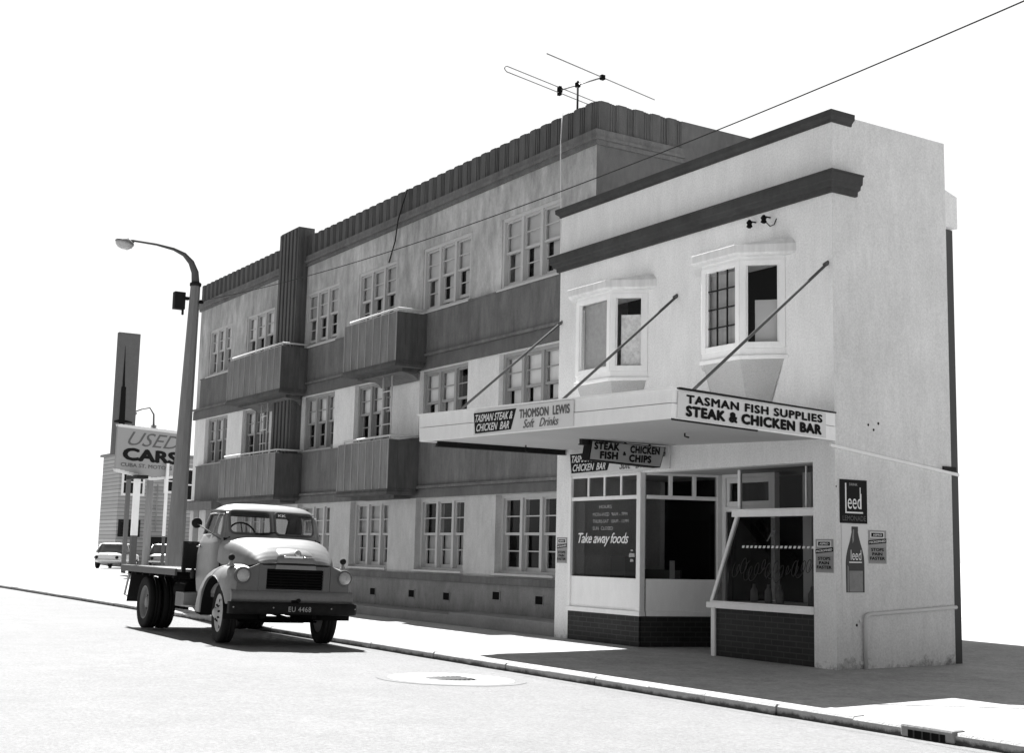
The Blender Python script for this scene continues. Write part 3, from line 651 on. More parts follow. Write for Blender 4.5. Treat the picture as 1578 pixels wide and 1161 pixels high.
# posters
def poster(P, ex, n, W, H, label):
    P = Vector(P); ex = Vector(ex); n = Vector(n); t = thing('poster', label, 'poster', P, group='pain relief posters on the shop piers')
    def at(u, v, d=0.002): return P + ex * (u * W) + Z_ * (v * H) + n * d
    def quad(u0, u1, v0, v1, mt, d, nm, dv=0.0):
        q = MB(); f = [at(u0, v0, d), at(u1, v0 + dv, d), at(u1, v1 + dv, d), at(u0, v1, d)]; q.hexa(f + [v + n * 0.0012 for v in f]); return q.build(nm, mt, t)
    quad(0, 1, 0, 1, POSTERGREY, 0.001, 'sheet'); quad(0.1, 0.88, 0.77, 0.95, SIGNWHITE, 0.003, 'border'); quad(0.16, 0.82, 0.80, 0.92, SIGNDARK, 0.005, 'name_box')
    text('ASPRO', at(0.24, 0.83, 0.0075), ex, Z_, 0.50 * W, 0.06 * H, LETTERWHITE, t, 0.02)
    quad(0.0, 1.0, 0.56, 0.69, SIGNDARK, 0.003, 'banner', 0.07)
    e2 = (ex * W + Z_ * 0.07 * H).normalized()
    text('MICROFINED', at(0.05, 0.595, 0.006), e2, Z_, 0.9 * W, 0.065 * H, LETTERWHITE, t, 0.02)
    quad(0.04, 0.96, 0.05, 0.50, POSTERMID, 0.002, 'panel')
    for s, v, u0, u1 in (('STOPS', 0.37, 0.14, 0.84), ('PAIN', 0.24, 0.2, 0.76), ('FASTER', 0.11, 0.07, 0.9)):
        text(s, at(u0, v, 0.0045), ex, Z_, (u1 - u0) * W, 0.095 * H, LETTER, t, 0.035)
    return t
poster((-6.42 + 0.10, -0.001, 1.22), X_, (0, -1, 0), 0.30, 0.42, 'grey pain relief poster on the narrow white pier beside the apartment windows')
poster((-0.352, -0.001, 1.205), X_, (0, -1, 0), 0.315, 0.425, 'grey pain relief poster on the corner pier beside the leaning shop window')
poster((0.001, 0.588, 1.33), Y_, (1, 0, 0), 0.335, 0.43, 'grey pain relief poster on the side wall right of the painted bottle')
# lemonade sign and bottle panel
t = thing('lemonade_sign', 'black enamel lemonade sign with tall thin white lettering on the shop side wall', 'sign', (0, 0.075, 1.84))
q = MB(); q.box(0.0, 0.012, 0.075, 0.565, 1.838, 2.396); q.build('board', SIGNDARK, t)
q = MB(); xx = (0.0125, 0.0145)
for y0, y1, z0, z1 in ((0.165, 0.187, 1.985, 2.35), (0.165, 0.485, 1.965, 1.985), (0.432, 0.446, 2.03, 2.30)): q.box(*xx, y0, y1, z0, z1)
q.build('lettering', LETTERWHITE, t)
text('eed', (0.0135, 0.21, 2.02), Y_, Z_, 0.25, 0.20, LETTERWHITE, t, 0.0)
text('DRINK', (0.0135, 0.24, 2.32), Y_, Z_, 0.15, 0.032, LETTERFAINT, t, 0.01)
text('LEMONADE', (0.0135, 0.115, 1.87), Y_, Z_, 0.42, 0.065, LETTERGREY, t, 0.01)
t = thing('bottle_panel', 'white panel with a tall dark drink bottle painted on it below the lemonade sign', 'sign', (0, 0.1, 0.955))
q = MB(); q.box(0.0, 0.008, 0.10, 0.555, 0.955, 1.825); q.build('board', SIGNWHITE, t)
hp = [(0.165, 0.0), (0.168, 0.37), (0.160, 0.45), (0.135, 0.54), (0.098, 0.63), (0.068, 0.72), (0.055, 0.77), (0.058, 0.775), (0.058, 0.835), (0.0, 0.84)]
pl = [(0.335 + r, 0.962 + h) for r, h in hp[:-1]] + [(0.335 - r, 0.962 + h) for r, h in reversed(hp[:-1])]
BOTTLE = mat('painted dark bottle', 0.03, 0.5, [(5, 0.25, 0.3)]); BOTTLELIGHT = mat('painted bottle highlight', 0.22, 0.6, [(20, 0.2, 1)])
q = MB(); q.prism(pl, 0.008, 0.0105, 'x'); bo = q.build('bottle', BOTTLE, t)
q = MB(); q.prism([(0.19, 0.97), (0.215, 0.97), (0.215, 1.28), (0.195, 1.31)], 0.0106, 0.012, 'x'); q.prism([(0.30, 1.76), (0.32, 1.76), (0.315, 1.62), (0.29, 1.58), (0.285, 1.66)], 0.0106, 0.012, 'x')
q.prism([(0.225, 0.97), (0.47, 0.97), (0.47, 1.235), (0.225, 1.235)], 0.0106, 0.0115, 'x'); q.build('highlight', BOTTLELIGHT, bo)
text('leed', (0.0125, 0.255, 1.37), Y_, Z_, 0.19, 0.13, LETTERWHITE, bo, 0.0)
q = MB(); q.box(0.0106, 0.0125, 0.225, 0.455, 1.335, 1.35); q.build('underline', LETTERWHITE, bo)

# ================================================================ the apartment block
AY, AX0, AX1, AYB = 0.726, -27.45, -6.362, 7.2
apt = thing('apartment_building', 'grey three storey apartment block with dark fluted parapet and balconies', 'apartment block', (-17, 4, 0))
PITCH = [(-9.52, -7.44), (-12.78, -10.72), (-16.02, -14.05), (-19.15, -17.15), (-23.38, -21.33), (-26.5, -24.6)]
ZTOP, ZMID, ZGND = (6.45, 7.86), (3.78, 5.18), (0.97, 2.46)
holes = []
for z in (ZTOP, ZMID): holes += [(a, b, z[0], z[1]) for a, b in PITCH]
holes += [(a, b, *ZGND) for a, b in PITCH[:5]]
holes += [(-27.15, -26.62, 0.0, 2.45), (-26.05, -25.2, 0.0, 2.45)]
m = MB()
m.wall('y', AY, 0.3, AX0, AX1, 5.46, 8.60, [h for h in holes if h[2] > 6])
m.build('wall', PLASTER, apt)
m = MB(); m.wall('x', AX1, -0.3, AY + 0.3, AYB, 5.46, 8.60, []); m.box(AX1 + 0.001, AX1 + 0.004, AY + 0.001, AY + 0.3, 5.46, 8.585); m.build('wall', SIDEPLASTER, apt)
m = MB(); m.wall('y', AY, 0.3, AX0, AX1, 2.62, 5.46, [h for h in holes if 3 < h[2] < 6]); m.build('wall', PALEPLASTER, apt)
m = MB(); m.wall('y', AY, 0.3, AX0, AX1, -0.02, 2.62, [h for h in holes if h[2] < 3]); m.build('wall', MIDPLASTER, apt)
m = MB()
m.box(AX0, AX0 + 0.3, AY + 0.3, AYB, 0, 8.6); m.box(AX0 + 0.3, AX1 - 0.3, AYB - 0.3, AYB, 0, 8.6); m.box(AX1 - 0.3, AX1, AY + 0.3, AYB, 0, 5.46)
m.box(AX0 + 0.3, AX1 - 0.3, AY + 0.3, AYB - 0.3, 8.4, 8.6)
m.build('wall', PLASTER, apt)
m = MB(); m.box(AX0 + 0.3, AX1 - 0.3, AY + 1.4, AY + 1.5, 0, 8.4)
for z in (2.64, 5.40): m.box(AX0 + 0.3, AX1 - 0.3, AY + 0.3, AY + 1.4, z - 0.1, z)
m.build('interior', INTERIOR, apt)
# parapet: base course, flutes with scalloped heads, wrapped round the right corner
m = MB()
def flutes(P0, ex, n, L, mod):
    k = int(round(L / mod)); mod = L / k
    P0 = Vector(P0); ex = Vector(ex); n = Vector(n)
    for i in range(k):
        s = P0 + ex * (i * mod)
        for u0, u1, d, zt in ((0.0, 0.06, 0.006, -0.018), (0.06, 0.16, 0.020, -0.008), (0.16, 0.40, 0.025, 0.0), (0.40, 0.64, 0.026, -0.002), (0.64, 0.72, 0.012, -0.008), (0.72, 0.80, 0.021, -0.010), (0.80, 0.87, 0.008, -0.013), (0.87, 0.94, 0.018, -0.015), (0.94, 1.0, 0.002, -0.02)):
            a, b = s + ex * (u0 * mod), s + ex * (u1 * mod); z0, z1 = 8.845, 9.40 + zt
            pts = [a - n * 0.12, b - n * 0.12, b + n * d, a + n * d]
            m.hexa([(v.x, v.y, z0) for v in pts] + [(v.x, v.y, z1) for v in pts])
flutes((AX0, AY, 0), (1, 0, 0), (0, -1, 0), AX1 - AX0, 0.37)
flutes((AX1, AY, 0), (0, 1, 0), (1, 0, 0), 1.93, 0.386)
m.build('parapet', RIBS, apt)
m = MB()
for o, z0, z1 in ((0.075, 8.72, 8.85), (0.11, 8.66, 8.72), (0.05, 8.585, 8.66)):
    m.prism([(AX0 - o, AY + 0.3), (AX0 - o, AY - o), (AX1 + o, AY - o), (AX1 + o, AY + 1.93), (AX1 - 0.2, AY + 1.93), (AX1 - 0.2, AY + 0.2)], z0, z1, 'z')
m.build('string_course', BAND, apt)
m = MB(); m.box(AX1 - 0.28, AX1 + 0.004, AY + 1.93, AYB, 8.6, 9.40); m.box(AX0, AX0 + 0.2, AY + 0.121, AYB, 8.6, 9.36); m.box(AX0 + .2, AX1 - .28, AYB - .2, AYB, 8.6, 9.36)
m.build('parapet', SIDEPLASTER, apt)
# fluted pylon above the left balconies
m = MB(); px0, px1 = -20.36, -19.17
m.box(px0, px1, 0.44, AY + 0.15, 6.3, 9.62); m.box(px0, px1, 0.44, AY - 0.002, 2.6, 5.3)
for k in range(5):
    a = px0 + 0.02 + k * 0.235
    for z0, z1 in ((6.3, 9.58), (2.6, 5.3)): m.box(a, a + 0.13, 0.40, 0.438, z0, z1)
for k in range(2):
    for z0, z1 in ((6.3, 9.58), (2.6, 5.3)): m.box(px1 + 0.001, px1 + 0.02, 0.47 + k * 0.13, 0.53 + k * 0.13, z0, z1)
m.build('pylon', RIBS, apt)
# dark spandrel bands, lips and lintel bands
for z0, z1, lx in ((5.46, 6.42, AX0 + 0.45), (2.66, 3.755, AX0 + 0.45)):
    m = MB(); m.box(lx, AX1 - 0.02, AY - 0.055, AY - 0.001, z0 + 0.06, z1 - 0.03); m.build('spandrel', BAND, apt)
    m = MB(); m.box(AX0 - 0.02, AX1 - 0.02, AY - 0.11, AY - 0.001, z0 - 0.0, z0 + 0.055); m.box(lx - 0.02, AX1 - 0.02, AY - 0.07, AY - 0.001, z1 - 0.03, z1 + 0.0); m.build('band_lip', BAND, apt)
for z0, z1 in ((5.19, 5.455), (2.47, 2.655)):
    m = MB(); m.box(AX0 - 0.10, AX1 - 0.02, AY - 0.05, AY - 0.001, z0, z1)
    m.build('lintel_band', BANDSHADE, apt)
m = MB(); m.box(AX0 - 0.14, -24.7, AY - 0.32, AY - 0.051, 2.42, 2.655); m.build('door_hood', BAND, apt)
# plinth, sill lip, vents
m = MB(); m.box(-25.2, AX1 - 0.02, AY - 0.05, AY - 0.001, -0.02, 0.77); m.build('plinth', PLINTH, apt)
m = MB(); m.box(-25.2, AX1 - 0.02, AY - 0.10, AY - 0.001, 0.775, 0.90); m.build('band_lip', BAND, apt)
for x, z in ((-14.58, 0.455), (-12.74, 0.475), (-11.25, 0.475), (-9.34, 0.56), (-7.86, 0.535)):
    q = MB(); q.wall('y', AY - 0.062, 0.011, x - 0.15, x + 0.15, z - 0.095, z + 0.095, [(x - 0.125, x + 0.125, z - 0.072, z + 0.072)]); v = q.build('air_vent', PLINTH, apt)
    q = MB(); q.box(x - 0.124, x + 0.124, AY - 0.0535, AY - 0.0508, z - 0.071, z + 0.071); q.build('opening', BLACK, v)
tag(MB().box(-9.95, -6.375, 0.0, AY - 0.06, -0.02, 0.235).build('stone_ledge', LEDGE, None, bevel=0.02), 'taller right length of the low concrete ledge along the apartment wall', 'ledge', 'concrete ledges along the apartment wall')
tag(MB().box(-16.4, -9.96, 0.02, AY - 0.06, -0.02, 0.185).build('stone_ledge', LEDGE, None, bevel=0.02), 'lower left length of the low concrete ledge, running behind the truck front', 'ledge', 'concrete ledges along the apartment wall')

def window(x0, x1, z0, z1, depth, style, m_=SASH):
    """three pairs of sliding sashes; style = list of three (upper blind, lower blind) fillings"""
    y = AY + depth; f = MB(); g = MB()
    fw = 0.07
    f.box(x0, x0 + fw, y - 0.03, y + 0.13, z0, z1); f.box(x1 - fw, x1, y - 0.03, y + 0.13, z0, z1)
    f.box(x0 + fw, x1 - fw, y - 0.03, y + 0.13, z1 - fw, z1); f.box(x0 + fw, x1 - fw, y - 0.02, y + 0.13, z0, z0 + 0.06)
    W = (x1 - x0 - 2 * fw); mw = 0.085; sw = (W - 2 * mw) / 3; zm = z0 + (z1 - z0) * 0.5
    for k in (1, 2):
        a = x0 + fw + k * sw + (k - 1) * mw; f.box(a, a + mw, y - 0.025, y + 0.13, z0 + 0.06, z1 - fw)
    fills = []
    for k in range(3):
        a = x0 + fw + k * (sw + mw); b = a + sw; r = 0.035
        op = random.choice((0, 0, 0, 0.06)) if depth < 0.1 else 0
        for (c, d, yy, bot) in ((zm - 0.02, z1 - fw, y + 0.02, 0.05), (z0 + 0.06 + op, zm + 0.02, y + 0.07, 0.07)):
            f.box(a, a + r, yy, yy + 0.035, c, d); f.box(b - r, b, yy, yy + 0.035, c, d); f.box(a + r, b - r, yy, yy + 0.035, d - r, d); f.box(a + r, b - r, yy, yy + 0.035, c, c + bot)
            zc = (c + bot + d - r) / 2; f.box(a + r, b - r, yy + 0.006, yy + 0.03, zc - 0.011, zc + 0.011)
            g.poly([(a + r, yy + 0.018, c + bot), (b - r, yy + 0.018, c + bot), (b - r, yy + 0.018, d - r), (a + r, yy + 0.018, d - r)])
        fills.append((a, b))
    w = f.build('window', m_, apt)
    g.build('pane', GLASS, w)
    for (a, b), (up, lo) in zip(fills, style):
        for kind, c, d, yb in ((up, zm + 0.0, z1 - fw, 0.10), (lo, z0 + 0.06, zm + 0.0, 0.15)):
            if not kind: continue
            mt, drop, inset = kind
            q = MB(); yy = y + yb; q.box(a + 0.02 + inset, b - 0.005, yy, yy + 0.006, d - (d - c) * drop, d); q.build('blind' if mt is not CURTAIN else 'curtain', mt, w)
    s = MB(); s.hexa([(x0 - 0.05, y - 0.10 - depth * 0.6, z0 - 0.055), (x1 + 0.05, y - 0.10 - depth * 0.6, z0 - 0.055), (x1 + 0.05, y - 0.031, z0 - 0.045), (x0 - 0.05, y - 0.031, z0 - 0.045),
                      (x0 - 0.05, y - 0.10 - depth * 0.6, z0 - 0.015), (x1 + 0.05, y - 0.10 - depth * 0.6, z0 - 0.015), (x1 + 0.05, y - 0.031, z0 + 0.01), (x0 - 0.05, y - 0.031, z0 + 0.01)]) if depth < 0.1 else s.box(x0, x1, AY - 0.06, y - 0.031, z0 - 0.03, z0 + 0.012)
    s.build('sill', m_, w)
G_ = (BLINDGREY, 1.0, 0.0); Wb = (BLIND, 1.0, 0.0); C_ = (CURTAIN, 1.0, 0.0)
def gb(mt, drop=1.0, inset=0.0): return (mt, drop, inset)
for i, (a, b) in enumerate(PITCH):
    mt = BLINDGREY if i < 2 else (BLIND if i > 3 else MIDPLASTER)
    window(a, b, *ZTOP, 0.05, [(gb(mt), gb(mt, 1.0, 0.10))] * 3, SASH)
mids = [[(gb(BLIND), gb(BLIND, 1.0, 0.05))] * 3,
        [(gb(BLIND), gb(BLIND, 1, 0.1)), (gb(BLIND), gb(BLIND, 1, 0.0)), (None, None)],
        [(gb(BLIND), gb(BLIND, 1, 0.12)), (gb(BLIND), gb(BLIND, 1, 0.05)), (gb(BLIND), None)],
        [(gb(BLIND), gb(BLIND, 1, 0.12)), (gb(BLIND), gb(BLIND, 1, 0.12)), (gb(BLIND), None)],
        [(gb(BLIND), None), (gb(BLIND), gb(BLIND, 1, 0.25)), (gb(BLIND), None)],
        [(gb(BLIND), None), (gb(BLIND), None), (gb(BLIND), None)]]
for (a, b), st_ in zip(PITCH, mids): window(a, b, *ZMID, 0.13, st_, SASHDARK)
gnds = [[(None, None), (None, None), (None, gb(CURTAIN, 1, 0.2))],
        [(None, gb(CURTAIN)), (None, gb(CURTAIN)), (None, gb(CURTAIN))],
        [(gb(CURTAIN), gb(CURTAIN))] * 3, [(gb(CURTAIN), gb(CURTAIN))] * 3, [(gb(BLINDGREY), None)] * 3]
for (a, b), st_ in zip(PITCH[:5], gnds): window(a, b, *ZGND, 0.16, st_, SASH)
for x0, x1 in ((-27.15, -26.62), (-26.05, -25.2)):
    q = MB(); q.box(x0, x1, AY + 0.2, AY + 0.26, 0, 2.45); d_ = q.build('door', STEELDARK, apt)
    q = MB(); q.box(x1 - 0.12, x1 - 0.06, AY + 0.15, AY + 0.2, 1.0, 1.12); q.build('handle', CHROME, d_)

def balcony(x0, x1, z0, z1, nrib, yf=-0.04):
    m = MB(); zb = z0
    m.box(x0, x1, yf, yf + 0.1, zb + 0.12, z1); m.box(x1 - 0.1, x1, yf + 0.1, AY - 0.06, zb + 0.12, z1); m.box(x0, x0 + 0.1, yf + 0.1, AY - 0.06, zb + 0.12, z1)
    m.box(x0 - 0.015, x1 + 0.015, yf - 0.015, AY - 0.12, zb + 0.06, zb + 0.12); m.box(x0 - 0.045, x1 + 0.045, yf - 0.045, AY - 0.12, zb, zb + 0.06)
    m.box(x0 + 0.2, x1 - 0.2, yf + 0.25, AY - 0.12, zb - 0.07, zb)
    w = (x1 - x0) / nrib
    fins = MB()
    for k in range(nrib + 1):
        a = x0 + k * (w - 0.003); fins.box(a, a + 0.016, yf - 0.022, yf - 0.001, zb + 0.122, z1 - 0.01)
    for k in range(2): m.box(x1 + 0.001, x1 + 0.02, yf + 0.2 + k * 0.28, yf + 0.36 + k * 0.28, zb + 0.13, z1 - 0.01)
    bal = m.build('balcony', BALSHADE, apt)
    fins.build('fin', RIBLIGHT, bal)
    q = MB(); q.box(x0 + 0.002, x1 - 0.002, yf - 0.006, yf - 0.0005, zb + 0.121, z1 - 0.004); q.build('lit_front', FRONTLIT, bal)  # thin sheet carrying the painted-in lighter tone of the front
    r = MB(); zr = z1 + 0.085
    r.tube([(x0 + 0.15, yf + 0.05, zr), (x1 - 0.05, yf + 0.05, zr), (x1 - 0.05, AY - 0.03, zr)], 0.024, 8)
    k = max(3, int((x1 - x0) / 0.9))
    for i in range(k + 1):
        x = x0 + 0.18 + (x1 - x0 - 0.25) * i / k; r.tube([(x, yf + 0.05, z1 - 0.01), (x, yf + 0.05, zr)], 0.014, 6)
    r.build('railing', PIPEWHITE, bal)
    q = MB(); q.box(x0 + 0.02, x1 - 0.02, yf + 0.01, yf + 0.10, z1 + 0.001, z1 + 0.018); q.build('coping', MIDPLASTER, bal)
    return bal
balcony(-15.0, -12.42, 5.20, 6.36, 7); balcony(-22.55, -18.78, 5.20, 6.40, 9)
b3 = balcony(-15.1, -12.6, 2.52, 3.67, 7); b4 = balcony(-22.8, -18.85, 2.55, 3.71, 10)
for bal, x in ((b3, -13.32), (b4, -20.5)):
    q = MB(); w_ = 0.43; y0_ = 0.34
    for xx in (x - w_, x): q.tube([(xx, y0_, 3.0), (xx, y0_, 5.35)], 0.02, 6)
    for k in range(6): q.tube([(x - w_, y0_, 3.35 + k * 0.36), (x, y0_, 3.35 + k * 0.36)], 0.016, 6)
    q.build('escape_ladder', PIPEWHITE, bal)
# curved brackets below the balconies
for x0, x1, z in ((-15.0, -12.42, 5.13), (-22.55, -18.78, 5.13)):
    q = MB(); pts = [(AY - 0.06, z), (0.2, z)] + [(0.2 + 0.45 * math.sin(t), z - 0.16 * (1 - math.cos(t))) for t in [R(90) * k / 6 for k in range(1, 7)]]
    q.prism(pts + [(AY - 0.06, z - 0.16)], x0 + 0.5, x1 - 0.3, 'x'); q.build('bracket', BAND, apt)

# cables on the facade, roof aerial, overhead wire
tag(MB().tube([(-7.28, 0.60, 9.40), (-7.29, 0.575, 8.85), (-7.32, 0.60, 8.5), (-7.36, 0.66, 7.2), (-7.37, 0.67, 6.5)], 0.011, 6).build('aerial_cable', PIPEWHITE), 'thin white aerial lead hanging down the apartment wall beside the shop', 'cable')
tag(MB().tube([(-13.55, 0.66, 9.38), (-13.75, 0.56, 8.7), (-14.1, 0.68, 8.3), (-14.42, 0.70, 7.86)], 0.016, 6).build('wall_cable', STEELDARK), 'thin dark cable running down from the fluted parapet to a top window', 'cable')
an = thing('roof_aerial', 'television aerial with a folded dipole and one long rod on the apartment roof', 'aerial', (-8.26, 1.6, 8.6))
az = R(-14); E_ = Vector((math.sin(az), math.cos(az), 0)); B_ = Vector((E_.y, -E_.x, 0)); M_ = Vector((-8.26, 1.6, 10.44))
MB().tube([(-8.26, 1.6, 8.55), (-8.26, 1.6, 10.52)], 0.022, 8).build('mast', STEELDARK, an)
MB().tube([M_ - B_ * 0.50, M_ + B_ * 0.66], 0.016, 8).build('boom', ALU, an)
j1, j2 = M_ - B_ * 0.47, M_ + B_ * 0.63
MB().tube([j2 - E_ * 1.58, j2 + E_ * 1.62], 0.012, 6).build('rod', ALU, an)
zz = Vector((0, 0, 0.055))
loop = [j1 + E_ * 1.5 + zz, j1 - E_ * 1.5 + zz, j1 - E_ * 1.55 + zz * .5, j1 - E_ * 1.56, j1 - E_ * 1.55 - zz * .5, j1 - E_ * 1.5 - zz, j1 + E_ * 1.5 - zz, j1 + E_ * 1.55]
MB().tube(loop, 0.011, 6, closed=True).build('folded_dipole', ALU, an)
q = MB()
for p in (j1, j2, M_):
    q.box(p.x - 0.04, p.x + 0.04, p.y - 0.04, p.y + 0.04, p.z - 0.045, p.z + 0.045)
q.box(j1.x - 0.05, j1.x + 0.03, j1.y - 0.03, j1.y + 0.03, j1.z - 0.1, j1.z + 0.08)
q.build('clamp', BLACK, an)

# ---------------------------------------------------------------- street lamp
sl_ = thing('street_lamp', 'tall tapering concrete lamp pole with a curved arm standing behind the truck', 'street lamp', (-17.47, -2.9, 0))
pb, pt_ = Vector((-17.47, -2.9, -0.02)), Vector((-17.0, -2.9, 7.3))
q = MB(); rings = []
for t in (0, 0.5, 1):
    c = pb.lerp(pt_, t); r = 0.215 - 0.105 * t
    rings.append([(c.x + r * math.cos(a) * (1.0), c.y + r * math.sin(a), c.z) for a in [2 * math.pi * (k + .5) / 8 for k in range(8)]])
q.loft(rings, True, True, False); q.build('pole', POLE, sl_)
q = MB(); q.lathe([(0.125, 0), (0.13, 0.02), (0.13, 0.07), (0.10, 0.09)], (-17.0, -2.9, 7.26), Z_, 16); q.build('collar', STEELDARK, sl_)
arm = [(-17.0, -2.9, 7.3), (-17.0, -2.93, 7.58), (-17.0, -3.03, 7.80), (-17.0, -3.20, 7.96), (-17.0, -3.45, 8.05), (-17.0, -3.85, 8.10), (-17.0, -4.40, 8.11)]
q = MB(); q.tube(arm, [0.095, 0.085, 0.07, 0.052, 0.036, 0.026, 0.022], 10); q.build('arm', STEELGREY, sl_)
lamp_o = Vector((-17.0, -4.55, 8.06)); ax = Vector((0, -0.22, -1)).normalized()
q = MB(); q.lathe([(0.03, -0.12), (0.13, -0.06), (0.2, 0.0), (0.215, 0.03)], lamp_o, ax, 20); hd = q.build('lamp_head', ALU, sl_)
q = MB(); q.lathe([(0.20, 0.03), (0.185, 0.09), (0.12, 0.15), (0.03, 0.17)], lamp_o, ax, 20); q.build('lamp_bowl', mat('ribbed lamp glass', 0.5, 0.2, [(25, 0.2, 1)]), hd)
q = MB(); q.tube([(-17, -4.35, 8.1), (-17, -4.5, 8.1)], 0.04, 8); q.build('socket', ALU, sl_)
q = MB(); q.box(-17.3, -17.12, -3.32, -3.07, 6.72, 7.12); q.box(-17.22, -17.1, -3.1, -2.98, 6.95, 7.02); q.tube([(-17.2, -3.1, 6.6), (-17.2, -3.1, 6.74)], 0.03, 8); q.build('fuse_box', STEELDARK, sl_, bevel=0.02)
q = MB(); q.tube([(-17.02, -2.8, 6.9), (-16.86, -2.78, 6.9)], 0.03, 8); q.lathe([(0.05, 0), (0.055, 0.04), (0.03, 0.08)], (-16.9, -2.78, 6.86), Z_, 12); q.build('insulator', BLACK, sl_)
wp = []
for k in range(33):
    x = -16.88 + (9.8 + 16.88) * k / 32
    wp.append((x, -2.78 - 0.0045 * (x + 16.88), 6.914 - 0.04316 * (x + 16.78) + 0.002819 * (x + 16.78) * (x - 0.553)))
tag(MB().tube(wp, 0.007, 6).build('overhead_wire', WIREM), 'thin overhead wire running from the lamp pole across the shop roof', 'wire')

# ================================================================ used car lot and buildings far down the street
sa = R(-28); sd = Vector((math.sin(sa), math.cos(sa), 0)); sn = Vector((sd.y, -sd.x, 0))      # along the sign, towards the road
us = thing('used_cars_sign', 'wide used cars sign with a scalloped white edge standing on two white posts', 'sign', (-45.9, 3.9, 0))
S0 = Vector((-46.1, 3.42, 0))
def sp(u, z, d=0.0): return S0 + sd * u + sn * d + Z_ * z
SL = 4.45
top_z = lambda u: 6.50
bot_z = lambda u: 4.62 - 0.28 * (1 - abs(u / SL * 2 - 1.0))
q = MB(); n_ = 24
outl = [(0, 6.5), (SL, 6.5)] + [(SL * (1 - k / n_), bot_z(SL * (1 - k / n_))) for k in range(n_ + 1)]
q.poly([sp(u, z, 0.04) for u, z in outl]); q.poly([sp(u, z, -0.04) for u, z in reversed(outl)])
for (u, z), (u2, z2) in zip(outl, outl[1:] + outl[:1]): q.poly([sp(u, z, -0.04), sp(u2, z2, -0.04), sp(u2, z2, 0.04), sp(u, z, 0.04)])
q.build('board', POSTERGREY, us)
for zf in (lambda u: 6.53, lambda u: bot_z(u + 0.09) - 0.04):
    q = MB()
    for k in range(34):
        u = SL * k / 34; z = zf(u); a, b = u + 0.001, u + SL / 34; h = 0.07 if k % 2 else 0.055
        q.hexa([sp(a, z - 0.06, 0.06), sp(b, z - 0.06, 0.06), sp(b, z - 0.06, -0.06), sp(a, z - 0.06, -0.06), sp(a, z + h, 0.06), sp(b, z + h, 0.06), sp(b, z + h, -0.06), sp(a, z + h, -0.12)])
    q.build('scalloped_edge', SIGNWHITE, us)
text('USED', sp(0.62, 5.72, 0.048), sd, Z_, 3.2, 0.62, LETTERGREY, us, 0.0, 0.45)
text('CARS', sp(0.36, 5.03, 0.048), sd, Z_, 3.4, 0.58, LETTER, us, 0.05)
text('CUBA ST. MOTORS', sp(0.28, 4.76, 0.048), sd, Z_, 3.1, 0.17, LETTERGREY, us, 0.02)
for u, w_, z1 in ((1.35, 0.125, 4.3), (2.95, 0.06, 5.05)):
    c = sp(u, 0, 0.2 if u > 2 else 0); q = MB(); q.box(c.x - w_, c.x + w_, c.y - w_, c.y + w_, 1.75, z1); p_ = q.build('post', TRIMWHITE, us)
    q = MB(); q.box(c.x - w_, c.x + w_, c.y - w_, c.y + w_, -0.02, 1.75); q.build('post_foot', STEELGREY, p_)
q = MB(); c = sp(1.35, 4.42, 0); q.box(c.x - .8, c.x + .8, c.y - .25, c.y + .25, 4.25, 4.4); q.build('bracket', STEELDARK, us)
# tall slab sign behind it
sg = thing('pylon_sign', 'tall plain grey slab sign with a dark spike painted down it', 'sign', (-51.8, 5.1, 0))
q = MB(); q.box(-51.9, -51.6, 4.72, 5.75, 5.6, 11.55); q.build('slab', SLAB, sg)
q = MB(); q.box(-51.85, -51.65, 5.56, 5.74, -0.02, 5.6); q.build('post', SLAB, sg)
q = MB(); q.prism([(5.05, 10.9), (5.14, 8.9), (5.2, 8.9), (5.24, 7.3), (5.6, 7.22), (5.6, 7.16), (5.24, 7.16), (5.24, 6.5), (4.96, 6.5), (4.96, 7.16), (4.74, 7.16), (4.74, 7.22), (4.96, 7.3), (4.98, 8.9), (5.02, 8.9)], -51.598, -51.58, 'x'); q.build('spike', LETTER, sg)
# second lamp far away
l2 = thing('street_lamp', 'small distant street lamp showing above the used cars sign', 'street lamp', (-60, 9.15, 0))
MB().tube([(-60, 9.15, -0.02), (-60, 9.15, 7.9)], [0.22, 0.17], 8).build('pole', POLE, l2)
MB().tube([(-60, 9.15, 7.85), (-60, 9.12, 8.5), (-60.05, 8.9, 8.85), (-60.2, 8.5, 8.75)], [0.06, 0.05, 0.04, 0.03], 8).build('arm', STEELGREY, l2)
MB().lathe([(0.05, 0), (0.2, 0.05), (0.24, 0.12), (0.1, 0.25)], (-60.25, 8.05, 8.6), Vector((0, 0, -1)), 14).build('lamp_head', ALU, l2)
MB().tube([(-60.2, 8.5, 8.75), (-60.25, 8.05, 8.55)], 0.04, 6).build('arm', STEELGREY, l2)
